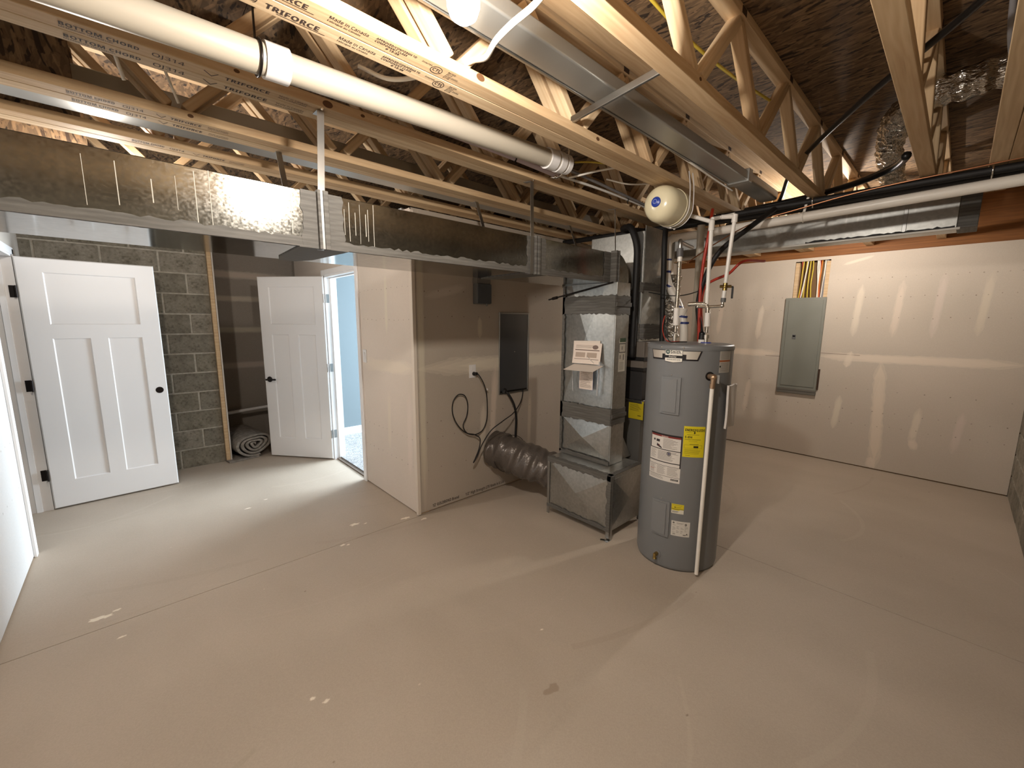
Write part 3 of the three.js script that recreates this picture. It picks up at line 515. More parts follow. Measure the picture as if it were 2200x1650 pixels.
// manual pocket and papers on the column
{
  const pt = canvasTex(256, 256, (c, w, h) => { c.fillStyle = '#e6d8cc'; c.fillRect(0, 0, w, h); c.fillStyle = '#8d7a6c'; for (let i = 0; i < 3; i++) c.fillRect(20, 30 + i * 14, rr(120, 210), 4); c.fillStyle = '#6d5a50'; c.fillRect(16, 84, w - 32, 10); c.fillStyle = '#b5a394'; c.fillRect(24, 118, 90, 60); c.fillRect(130, 118, 90, 60); c.fillStyle = '#8d7a6c'; c.fillRect(16, 196, w - 32, 7); c.fillStyle = '#7f6d66'; c.beginPath(); c.arc(200, 50, 26, 0, 7); c.fill(); });
  const pl = canvasTex(128, 256, (c, w, h) => { c.fillStyle = '#e8dacd'; c.fillRect(0, 0, w, h); seed = 8; c.fillStyle = '#8a776a'; for (let i = 0; i < 26; i++) c.fillRect(10, 8 + i * 9, rr(60, 108), 3); c.fillRect(40, 150, 50, 6); });
  const face = (w, h, tex) => { const g = new THREE.BoxGeometry(w, h, .0015); return [g, std({ map: tex, roughness: .85 })]; };
  const b = thing('instruction_booklet', 'open pinkish paper booklet sticking out from the crossed column panel', 'booklet', [CX0 - .045, 1.245, -1.915], -Math.PI / 2 + .12);
  { const [g, m] = face(.24, .16, pt); const k = M('upright_page', g, m, b); k.position.set(0, .09, 0); k.rotation.x = -.18; const k2 = M('rear_page', new THREE.BoxGeometry(.23, .17, .001), paper, b); k2.position.set(-.01, .1, -.008); k2.rotation.set(-.1, 0, .03);
    const f = M('folded_page', new THREE.BoxGeometry(.25, .0015, .16), paper, b); f.position.set(.02, -.012, .08); f.rotation.x = .2; M('tape', cbox(.08, .004, .01, .001, [0, .06, .012]), chrome, b).rotation.z = -.7; }
  const d = thing('document_pouch', 'clear plastic pouch holding a printed sheet below the open booklet', 'pouch', [CX0 - .036, 1.15, -1.92], -Math.PI / 2);
  { const [g, m] = face(.13, .19, pl); M('printed_sheet', g, m, d).position.set(.0, .0, .001); M('blue_edge', merge([box(.002, .19, .002, [-.066, 0, .001]), box(.002, .19, .002, [.066, 0, .001]), box(.134, .002, .002, [0, -.096, .001])]), std({ color: hex(70, 72, 130), roughness: .5 }), d);
    const cl = new THREE.MeshPhysicalMaterial({ color: 0xffffff, transmission: 1, roughness: .08, thickness: 0, ior: 1.4 }); M('clear_sleeve', new THREE.BoxGeometry(.26, .26, .0006), cl, d).position.set(.01, 0, .006);
    const fm = new THREE.MeshPhysicalMaterial({ color: hex(235, 235, 235), roughness: .1, transmission: .6, thickness: 0 }); M('pouch_fold', tube(smooth([[-.125, .13, .006], [-.12, .05, .018], [-.128, -.02, .008], [-.118, -.12, .012]]), .004, 16, 6), fm, d); M('pouch_fold', tube(smooth([[.125, .13, .008], [.12, .0, .014], [.11, -.13, .01]]), .006, 16, 6), fm, d); }
  const rd = thing('hanger_rod', 'thin dark rod poking from the top of the air column', 'rod', [0, 0, 0]);
  M('shaft', rod([CX0 - .012, 1.855, -1.73], [CX0 - .03, 1.75, -2.33], .006), darkBronze, rd); M('nut', rod([CX0 - .027, 1.765, -2.24], [CX0 - .0285, 1.757, -2.29], .012, .012, 6), darkBronze, rd);
}
// base box with legs
const base = thing('base_box', 'low galvanised return box on short legs beside the water heater', 'duct', [0, 0, 0]);
seed = 52;
{
  const x0 = 2.43, x1 = 2.86, z0 = -2.17, z1 = -1.565, y0 = .06, y1 = .485;
  M('box_body', span(x0, x1, y0, y1, z0, z1, .003), galvSoft, base);
  M('front_panel', toX(creased(z1 - z0 - .03, y1 - y0 - .05, .002, .018), x0 - .0025, y0 + .02, z0 + .015), galvPanel, base);
  M('side_panel', creased(x1 - x0 - .03, y1 - y0 - .05, .002, .016).translate(x0 + .02, y0 + .02, z1 + .0025), galvPanel, base);
  M('leg', merge([cbox(.022, y1, .003, .001, [x0 + .011, y1 / 2, z1 + .008]), cbox(.003, y1 - .02, .03, .001, [x0 - .008, y1 / 2, z1 - .012])]), steel, base);
  M('leg', merge([cbox(.003, y1, .024, .001, [x0 - .008, y1 / 2, z0 + .012]), cbox(.024, y1, .003, .001, [x0 + .012, y1 / 2, z0 - .004])]), steel, base);
  M('leg', cbox(.003, y1 - .01, .024, .001, [x1 + .004, y1 / 2, z1 - .02]), steel, base); M('leg', cbox(.003, y1 - .01, .024, .001, [x1 + .004, y1 / 2, z0 + .02]), steel, base);
  M('foot_flange', merge([cbox(.05, .003, .03, .001, [x0 - .02, .002, z1 - .0]), bar([x0 - .01, .002, z1 + .01], [x0 - .045, .002, z1 - .045], .02, .003)]), steel, base);
  M('top_sealant', merge([ragged(x0 - .004, x1, -z1 - .002, -z1 + .035, .003, 't').rotateX(-Math.PI / 2).translate(0, y1, 0), ragged(x0 - .004, x0 + .03, -z1, -z0, .003, 'r').rotateX(-Math.PI / 2).translate(0, y1, 0), toX(ragged(z0, z1, y1 - .04, y1 + .002, .004, 'b'), x0 - .008, 0, 0), toX(ragged(z0, z1, y0, y0 + .03, .004, 't', .01), x0 - .007, 0, 0), toX(ragged(z1 - .03, z1 + .002, y0, y1, .004, 'l'), x0 - .008, 0, 0), ragged(x0 - .004, x0 + .03, y0, y1, .004, 'r').translate(0, 0, z1)]), mastic, base);
  M('gusset', extrude(poly([[0, 0], [.17, 0], [0, .24]]), .003, 0, [CX1, y1, CZ1 - .03]), galvSoft, base);
}
// flexible insulated duct from the wall to the base box
{
  seed = 66; const ph = Array.from({ length: 9 }, () => [rr(0, 6.28), rr(.6, 1.6), rr(2, 5)]);
  const f = thing('flexible_duct', 'wrinkled dark grey insulated flexible duct running from the wall into the base box', 'duct');
  const c = smooth([[2.40, .40, -2.825], [2.44, .385, -2.68], [2.52, .33, -2.46], [2.60, .285, -2.27], [2.64, .27, -2.172]]);
  M('sleeve', tube(c, (t, a) => { let d = 0; for (const [p, q, k] of ph) d += Math.sin(t * 26 * q + p + Math.sin(a * 2 + p) * k * .35) * .0032; d += .006 * Math.sin(a * 3 + t * 9) + .004 * Math.sin(t * 60 + Math.sin(a + 1) * 3); return (.165 - .012 * t) * (1 - .12 * Math.pow(t, 8)) + d; }, 150, 48), std({ color: hex(98, 90, 84), roughness: .26, metalness: .3, bumpMap: grainBump, bumpScale: .003 }), f);
  M('draw_band', tube(new THREE.CatmullRomCurve3(Array.from({ length: 17 }, (_, i) => { const a = i / 16 * 6.283; return V(2.45 + .172 * Math.cos(a), .38 + .172 * Math.sin(a), -2.655 + .03 * Math.cos(a)); })), .003, 60, 6), blackRubber, f);
}
// duct straps
function strap(label, pts, w = .025, wide = [1, 0, 0]) {
  const t = thing('duct_strap', label, 'strap', [0, 0, 0]); const l = []; for (let i = 0; i < pts.length - 1; i++) l.push(bar(pts[i], pts[i + 1], w, .0016, 0, wide)); M('strip', merge(l), steel, t); return t;
}
function strapScrew(t, p) { M('screw', rod([p[0], p[1], p[2]], [p[0], p[1], p[2] + .006], .005, .004, 6), chrome, t); }
for (const [x, l, a] of [[.62, 'left long metal strap holding the front edge of the main duct', 0], [1.80, 'middle long metal strap holding the front edge of the main duct', 0], [2.66, 'right thin metal strap down to the elbow of the main duct', .03]]) {
  const t = strap(l, [[x + .02, 2.388, -1.86], [x + .018, 2.382, -1.80], [x - .01, 2.07, ZF + .012], [x - .012, DB - .004, ZF + .012], [x - .012, DB - .004, ZF - .03]], a ? .012 : .026); strapScrew(t, [x + .02, 2.386, -1.79]);
}
for (const [x, l] of [[.63, 'left short strap from the joists to the back edge of the main duct'], [1.86, 'middle short strap from the joists to the back edge of the main duct'], [2.87, 'right short strap behind the lineset, at the back of the main duct']]) strap(l, [[x, 2.388, -2.42], [x, 2.386, -2.375], [x, 2.06, ZR - .006], [x, 1.95, ZR - .006]], .026);
one('bay_duct', merge([span(-.7, 3.4, 2.41, 2.55, -2.57, -2.455, .006)]), galvDark, 'grey sheet-metal duct tucked between the two joists above the main duct', 'duct');
// supply branch in the bulb bay
{
  const t = thing('branch_duct', 'shiny galvanised branch duct running up the joist bay behind the glowing bulb', 'duct');
  M('duct_run', span(-.5, 3.0, 2.475, 2.53, -1.145, -1.03, .008), galvDark, t); M('duct_run', span(3.03, 3.62, 2.47, 2.54, -1.15, -1.025, .02), galvDark, t); M('joint_collar', span(2.985, 3.045, 2.465, 2.545, -1.155, -1.02, .004), galvSoft, t);
  M('lower_lip', merge([cbox(3.5, .006, .012, .002, [1.25, 2.474, -1.148]), cbox(3.5, .012, .006, .002, [1.25, 2.48, -1.154])]), steel, t);
}
one('cross_brace', bar([1.50, 2.437, -1.25], [1.43, 2.437, -.74], .028, .012, .003, [0, 1, 0]), steel, 'narrow galvanised bar crossing between two joists under the shiny branch duct', 'brace');
// wall-side duct at the right
{
  const t = thing('wall_duct', 'galvanised duct along the right side under the white drain pipe, capped at its near end', 'duct'); seed = 88;
  M('duct_run', span(3.95, 4.17, 2.185, 2.388, -2.5, -.09, .004), galvSoft, t);
  M('end_cap', merge([span(3.944, 4.176, 2.18, 2.392, -.09, .0, .004)]), mastic, t);
  M('seam_cleat', merge([cbox(.006, .2, .022, .002, [3.947, 2.285, -.34])]), steel, t);
  M('lower_flange', cbox(.02, .014, 2.35, .002, [3.945, 2.18, -1.25]), std({ color: hex(206, 202, 194), roughness: .5, metalness: .3 }), t);
  M('sealant_edge', toX(ragged(-.9, -.1, 2.188, 2.2, .003, 't', .006), 3.947, 0, 0), blackRubber, t);
  M('hanger', cbox(.02, .03, .003, .001, [3.96, 2.395, -.75]), steel, t);
}
// foil flexible branch
{
  seed = 91; const c = smooth([[4.06, 2.38, -.42], [3.98, 2.50, -.425], [3.72, 2.60, -.43], [3.36, 2.645, -.40], [3.06, 2.655, -.33], [2.93, 2.66, -.22], [2.9, 2.66, -.08], [2.92, 2.665, .10], [2.93, 2.66, .30], [2.95, 2.66, .46]]);
  const p = Array.from({ length: 6 }, () => rr(0, 6));
  one('foil_duct', tube(c, (t, a) => .062 + .0045 * Math.sin(t * 190) + .005 * Math.sin(a * 5 + p[0] + t * 40) + .004 * Math.sin(a * 9 + p[1] - t * 70), 260, 30), foil, 'crinkled silver foil flexible duct bending through the joists at upper right', 'duct');
}

// ------------------------------------------------------------------ furnace, coil and supply plenum
const furnace = thing('furnace', 'dark grey furnace cabinet with a yellow tag, half hidden between air column and water heater', 'furnace', [0, 0, 0]);
{
  const fg = std({ color: hex(96, 94, 90), roughness: .5 }), x0 = 2.95, x1 = 3.5, z0 = -2.25, z1 = -1.66;
  M('cabinet', span(x0, x1, .04, .93, z0, z1, .006), fg, furnace); M('cabinet_lip', span(x0 - .012, x1, .93, .955, z0, z1 + .012, .004), steel, furnace);
  M('upper_cabinet', span(x0 + .01, x1, .955, 1.2, z0, z1 - .005, .006), std({ color: hex(52, 50, 50), roughness: .55 }), furnace);
  M('coil_case', span(x0, x1, 1.2, 1.42, z0, z1, .006), std({ color: hex(120, 112, 104), roughness: .5 }), furnace);
  M('case_trim', merge([span(x0 - .006, x1, 1.19, 1.215, z0, z1 + .006), span(x0 - .006, x1, 1.27, 1.3, z0, z1 + .006)]), blackRubber, furnace);
  M('white_cover', span(x0 + .1, x1 - .05, .83, .94, z1, z1 + .05, .01), white, furnace);
  M('gas_pipe', merge([rod([x0 + .12, .9, z1 + .055], [x1, .9, z1 + .055], .008), rod([x0 + .12, .865, z1 + .055], [x1, .865, z1 + .055], .008)]), blackSmooth, furnace);
  M('rust_coil', merge([tube(smooth([[3.03, .92, -1.6], [3.04, 1.02, -1.6], [3.1, 1.09, -1.59], [3.2, 1.1, -1.58]]), .012, 20, 8), tube(smooth([[3.06, .9, -1.61], [3.07, 1.0, -1.6], [3.13, 1.05, -1.59], [3.22, 1.06, -1.58]]), .012, 20, 8)]), copper, furnace);
  const yt = canvasTex(128, 256, (c, w, h) => { c.fillStyle = '#c8b41a'; c.fillRect(0, 0, w, h); c.fillStyle = '#3a3210'; c.font = 'bold 22px sans-serif'; c.fillText('ENERGY', 14, 34); for (let i = 0; i < 7; i++) c.fillRect(12, 52 + i * 14, 70 + (i * 37) % 30, 4); c.fillRect(80, 200, 30, 9); });
  const y = M('yellow_tag', new THREE.BoxGeometry(.002, .15, .13), std({ map: yt, roughness: .6 }), furnace); y.position.set(x0 - .008, .875, z1 - .04);
  const pl = M('supply_plenum', span(x0, x1 - .05, 1.42, 2.26, z0 + .05, z1 - .05, .004), galvSoft, furnace);
  M('plenum_crease', merge([creased(.48, .42, .002, .012).translate(x0 + .01, 1.88, z1 - .047), creased(.48, .28, .002, .012).translate(x0 + .01, 1.55, z1 - .047)]), galvSoft, pl);
  M('plenum_sealant', merge([ragged(x0 - .003, x1 - .048, 1.80, 1.88, .004, 'tb').translate(0, 0, z1 - .05), ragged(x0 - .003, x1 - .048, 1.44, 1.56, .004, 'tb').translate(0, 0, z1 - .05), toX(ragged(z0 + .05, z1 - .05, 1.44, 1.56, .004, 'tb'), x0 - .003, 0, 0), toX(ragged(z0 + .05, z1 - .05, 1.80, 1.88, .004, 'tb'), x0 - .003, 0, 0)]), mastic, pl);
}
// insulated linesets
one('refrigerant_line', tube(path([[3.36, 2.362, .46], [3.36, 2.362, -1.5], [3.14, 2.335, -1.64], [3.09, 2.2, -1.62], [3.09, 1.40, -1.59]], .1), .021, 120, 14), blackRubber, 'thick black insulated line dropping nearest the flue pipes, right of the plenum', 'pipe');
one('refrigerant_line', tube(path([[3.43, 2.36, .46], [3.43, 2.355, -1.95], [3.1, 2.335, -2.02], [2.90, 2.30, -1.80], [2.90, 2.15, -1.735], [2.90, 1.3, -1.735]], .1), .025, 120, 14), blackRubber, 'thick black insulated line dropping between air column and plenum, left of its twin', 'pipe');
one('insulated_line', tube(path([[3.50, 2.35, .46], [3.49, 2.355, -1.2], [3.38, 2.36, -2.05], [3.32, 2.36, -2.82]], .2), .024, 60, 12), blackRubber, 'black insulated line running on over the elbow towards the far wall', 'pipe');
one('black_tube', tube(smooth([[1.75, 2.56, .10], [2.01, 2.56, -.06], [2.52, 2.56, -.42], [3.2, 2.54, -.84], [3.75, 2.45, -1.1], [3.95, 2.42, -1.5]]), .013, 60, 10), blackSmooth, 'thin black tube slanting across the brown ceiling bay at upper right', 'tube');
one('black_tube', tube(smooth([[2.97, 2.415, -.285], [3.1, 2.43, -.31], [3.26, 2.445, -.37], [3.46, 2.45, -.55], [3.60, 2.45, -.85], [3.62, 2.44, -1.2], [3.55, 2.4, -1.7]]), .02, 60, 10), blackSmooth, 'black bent tube sweeping below the foil duct towards the water heater', 'tube');
one('copper_line', tube(smooth([[3.33, 2.405, .4], [3.32, 2.385, .0], [3.32, 2.36, -.5], [3.31, 2.31, -.85], [3.28, 2.27, -1.05], [3.15, 2.14, -1.25], [3.02, 2.0, -1.4]]), .004, 60, 8), copper, 'bare copper line curving along the black pipes above the water heater', 'pipe');
for (const [z, l] of [[-.7475, 'shiny pipe clamp under the single joist right of the tank'], [.02, 'shiny pipe clamp at the right edge of the picture']]) { const t = thing('pipe_clamp', l, 'clamp', [3.36, 2.362, z]); M('ring', put(clean(new THREE.TorusGeometry(.026, .004, 8, 28)), null, null), chrome, t); M('stem', cbox(.02, .03, .01, .002, [0, .02, 0]), chrome, t); M('bolt', rod([0, -.026, 0], [0, -.042, 0], .006, .006, 6), chrome, t); }

// white drain pipes
{
  const t = thing('drain_pipe', 'large white plastic drain pipe slung between the joists across upper left', 'pipe');
  M('pipe_run', rod([-.7, 2.357, -1.6], [.43, 2.389, -1.6], .046, .046, 28), pvc, t); M('pipe_run', rod([.45, 2.39, -1.6], [1.86, 2.438, -1.6], .044, .044, 28), pvc, t);
  M('coupling', rod([.40, 2.389, -1.6], [.47, 2.391, -1.6], .053, .053, 28), white, t);
  M('end_elbow', merge([rod([1.72, 2.433, -1.6], [1.78, 2.435, -1.6], .052, .052, 28), rod([1.80, 2.436, -1.6], [1.84, 2.437, -1.6], .054, .054, 28), rod([1.86, 2.438, -1.6], [1.89, 2.439, -1.6], .051, .051, 28)]), white, t);
  M('hanger_band', merge([put(clean(new THREE.TorusGeometry(.051, .004, 6, 28)), [.385, 2.388, -1.6], [0, Math.PI / 2, 0]), bar([.385, 2.43, -1.62], [.385, 2.79, -1.62], .016, .003)]), darkBronze, t);
  M('hanger_hook', merge([tube(smooth([[1.92, 2.62, -1.62], [1.92, 2.45, -1.62], [1.915, 2.40, -1.68], [1.91, 2.41, -1.735]]), .005, 20, 8), sph(.009, [1.912, 2.405, -1.70], 10)]), chrome, t);
}
{ // furnace vent with blue primer rings
  const t = thing('vent_pipe', 'white plastic pipe with blue primer rings, zigzagging behind the heater and turning under black lines', 'pipe'), X = 3.2;
  M('pipe_run', tube(path([[3.35, 2.30, .46], [3.35, 2.268, -.8], [3.34, 2.255, -1.45], [3.2, 2.225, -1.65], [X, 2.1, -1.645], [X, 1.90, -1.64], [X, 1.72, -1.53], [X, 1.56, -1.47], [X, 1.0, -1.46]], .07), .03, 90, 20), pvcWhite, t);
  const b = std({ color: hex(44, 58, 120), roughness: .5 });
  for (const [y, z, a] of [[2.06, -1.643, 0], [1.97, -1.642, 0], [1.86, -1.61, .5], [1.70, -1.52, .45], [1.62, -1.485, .15], [1.57, -1.471, 0]]) { const m = M('primer_ring', cyl(.0335, .0335, .016, null, null, 24), b, t); m.position.set(X, y, z); m.rotation.x = a; }
  for (const g of [cyl(.036, .036, .06, [X, 1.655, -1.497], [.25, 0, 0], 24), cyl(.036, .036, .07, [X, 2.02, -1.642], null, 24), rod([3.34, 2.257, -1.35], [3.34, 2.256, -1.42], .035, .035, 24)]) M('fitting', g, pvcWhite, t);
  M('hanger_band', merge([put(clean(new THREE.TorusGeometry(.032, .004, 6, 26)), [3.35, 2.268, -.79]), bar([3.35, 2.298, -.79], [3.35, 2.388, -.775], .014, .004)]), pvcWhite, t);
  one('vent_pipe', merge([rod([3.26, .0, -1.39], [3.26, 2.30, -1.42], .027, .027, 20)]), pvc, 'straight white plastic pipe standing right of the zigzag vent behind the heater', 'pipe');
  one('foil_sleeve', tube(smooth([[3.30, 1.45, -1.62], [3.30, 1.6, -1.63], [3.31, 1.8, -1.64], [3.32, 1.95, -1.64]]), (q, a) => .05 + .01 * Math.sin(a * 4 + q * 20) + .008 * Math.sin(q * 45 + a), 50, 22), foil, 'crumpled silver foil wrap beside the vent pipe behind the water heater', 'insulation');
}
// other small lines among the joists
const cable = (pts, r, mat, label, cat = 'cable') => one(cat === 'conduit' ? 'conduit' : 'cable', tube(smooth(pts), r, 40, 8), mat, label, cat);
const nm = std({ color: hex(232, 226, 214), roughness: .5 }), nmY = std({ color: hex(196, 172, 60), roughness: .5 }), nmG = std({ color: hex(130, 128, 130), roughness: .5 }), nmO = std({ color: hex(206, 120, 40), roughness: .5 }), nmR = std({ color: hex(168, 52, 44), roughness: .5 });
cable([[.93, 2.445, -1.30], [.935, 2.437, -1.22], [.90, 2.385, -1.10], [.85, 2.365, -.99], [.85, 2.375, -.93], [.88, 2.41, -.86], [.92, 2.49, -.82], [.93, 2.56, -.80]], .009, nm, 'thick white cable drooping from the doubled joist towards the bulb');
cable([[.72, 2.50, -1.62], [.80, 2.46, -1.55], [.88, 2.46, -1.45], [.93, 2.48, -1.36]], .008, nm, 'short white cable curling between drain pipe and doubled joist');
cable([[.5, 2.60, -.79], [.9, 2.615, -.80], [1.3, 2.605, -.80], [1.6, 2.60, -.80], [2.0, 2.62, -.79], [2.5, 2.66, -.76]], .006, nmY, 'thin yellow cable along the single joist near the top');
cable([[.40, 2.455, -1.75], [1.0, 2.452, -1.75], [1.6, 2.448, -1.745], [1.98, 2.435, -1.74]], .016, std({ color: hex(206, 190, 196), roughness: .4 }), 'pinkish grey conduit lying on the printed doubled joist below the drain pipe', 'conduit');
cable([[1.98, 2.45, -1.66], [2.3, 2.45, -1.68], [2.7, 2.445, -1.70], [3.1, 2.44, -1.72]], .009, nmG, 'grey tube clipped along the joist between drain pipe and tank');
cable([[1.98, 2.43, -1.72], [2.35, 2.44, -1.725], [2.8, 2.44, -1.73], [3.2, 2.43, -1.74]], .008, pex, 'whitish tube clipped lowest along the joist between drain pipe and tank');
cable([[1.96, 2.47, -1.60], [2.05, 2.48, -1.55], [2.12, 2.47, -1.48], [2.25, 2.48, -1.40]], .005, nmY, 'short yellow cable looping right of the drain pipe end');
cable([[2.03, 2.425, -1.70], [2.12, 2.45, -1.55], [2.22, 2.47, -1.42]], .006, nm, 'straight white cable stub right of the drain pipe end');
cable([[2.30, 2.46, -1.62], [2.40, 2.43, -1.52], [2.52, 2.44, -1.42], [2.62, 2.47, -1.36]], .005, nm, 'thin white cable sagging behind the cream tank');
cable([[2.25, 2.53, -1.22], [2.45, 2.47, -1.15], [2.75, 2.45, -1.14], [3.1, 2.46, -1.16]], .006, nm, 'white cable hanging along the joist just above the cream tank');
cable([[.18, 2.60, -2.20], [.21, 2.50, -2.2], [.24, 2.43, -2.24]], .005, nm, 'short white cable hanging at far left between the joists');
cable([[.05, 2.66, -2.1], [.06, 2.5, -2.12], [.08, 2.43, -2.17]], .006, nm, 'pale rod hanging in the joist bay at far left');
cable([[2.12, 2.79, -.02], [2.2, 2.70, -.01], [2.38, 2.60, .0], [2.6, 2.56, .02], [2.8, 2.5, .03]], .01, nmG, 'pale grey tube hanging at the upper right corner');
for (const [x, l] of [[1.62, 'black pipe clip left of the drain pipe end'], [2.12, 'black pipe clip right of the drain pipe end'], [2.72, 'black pipe clip nearest the cream tank']]) { const t = thing('pipe_clip', l, 'clip', [x, 2.44, -1.735]); M('jaw', put(clean(new THREE.TorusGeometry(.014, .004, 6, 16, 4.6)), null, [0, Math.PI / 2, 0]), blackSmooth, t); M('nail', rod([0, -.01, .004], [0, -.03, .012], .003, .003, 6), blackSmooth, t); }

// ------------------------------------------------------------------ expansion tank
{
  const cream = std({ color: hex(222, 212, 180), roughness: .22 });
  const t = thing('expansion_tank', 'cream expansion tank with a blue end cap strapped under the doubled joist', 'tank', [2.5, 2.272, -1.3]);
  const body = [[.0001, -.15], [.03, -.1495], [.06, -.143], [.085, -.128], [.1, -.105], [.107, -.075], [.108, .0], [.108, .075], [.1, .11], [.08, .135], [.05, .147], [.02, .15], [.0001, .15]];
  M('shell', lathe(body, null, [0, 0, -Math.PI / 2], 56), cream, t);
  M('end_cap', lathe([[.0001, -.163], [.012, -.163], [.016, -.158], [.026, -.157], [.029, -.152], [.029, -.145], [.0001, -.145]], null, [0, 0, -Math.PI / 2], 32), std({ color: hex(36, 62, 158), roughness: .35 }), t);
  M('cap_ring', put(clean(new THREE.TorusGeometry(.012, .0016, 6, 24)), [-.164, 0, 0], [0, Math.PI / 2, 0]), std({ color: hex(150, 165, 210), roughness: .4 }), t);
  M('rim_bead', put(clean(new THREE.TorusGeometry(.1085, .003, 6, 56)), [.02, 0, 0], [0, Math.PI / 2, 0]), cream, t);
  for (const x of [.045, .095]) { const pts = []; for (let i = 0; i <= 20; i++) { const a = Math.PI * (1 + i / 20) ; pts.push([x, .1 * 0 + .111 * Math.sin(a), .111 * Math.cos(a)]); } M('hanger_wire', tube(smooth([[x + .02, .2, -.075], [x, .1, -.108], ...pts.slice(1, -1), [x, .1, .108], [x + .02, .2, .085]]), .0028, 70, 6), white, t); M('wire_knot', sph(.007, [x, -.114, 0], 10), white, t); }
  M('connector', merge([rod([.148, 0, 0], [.19, -.005, .01], .016, .014), rod([.19, -.005, .01], [.215, -.01, .02], .02, .02, 6)]), pex, t);
}

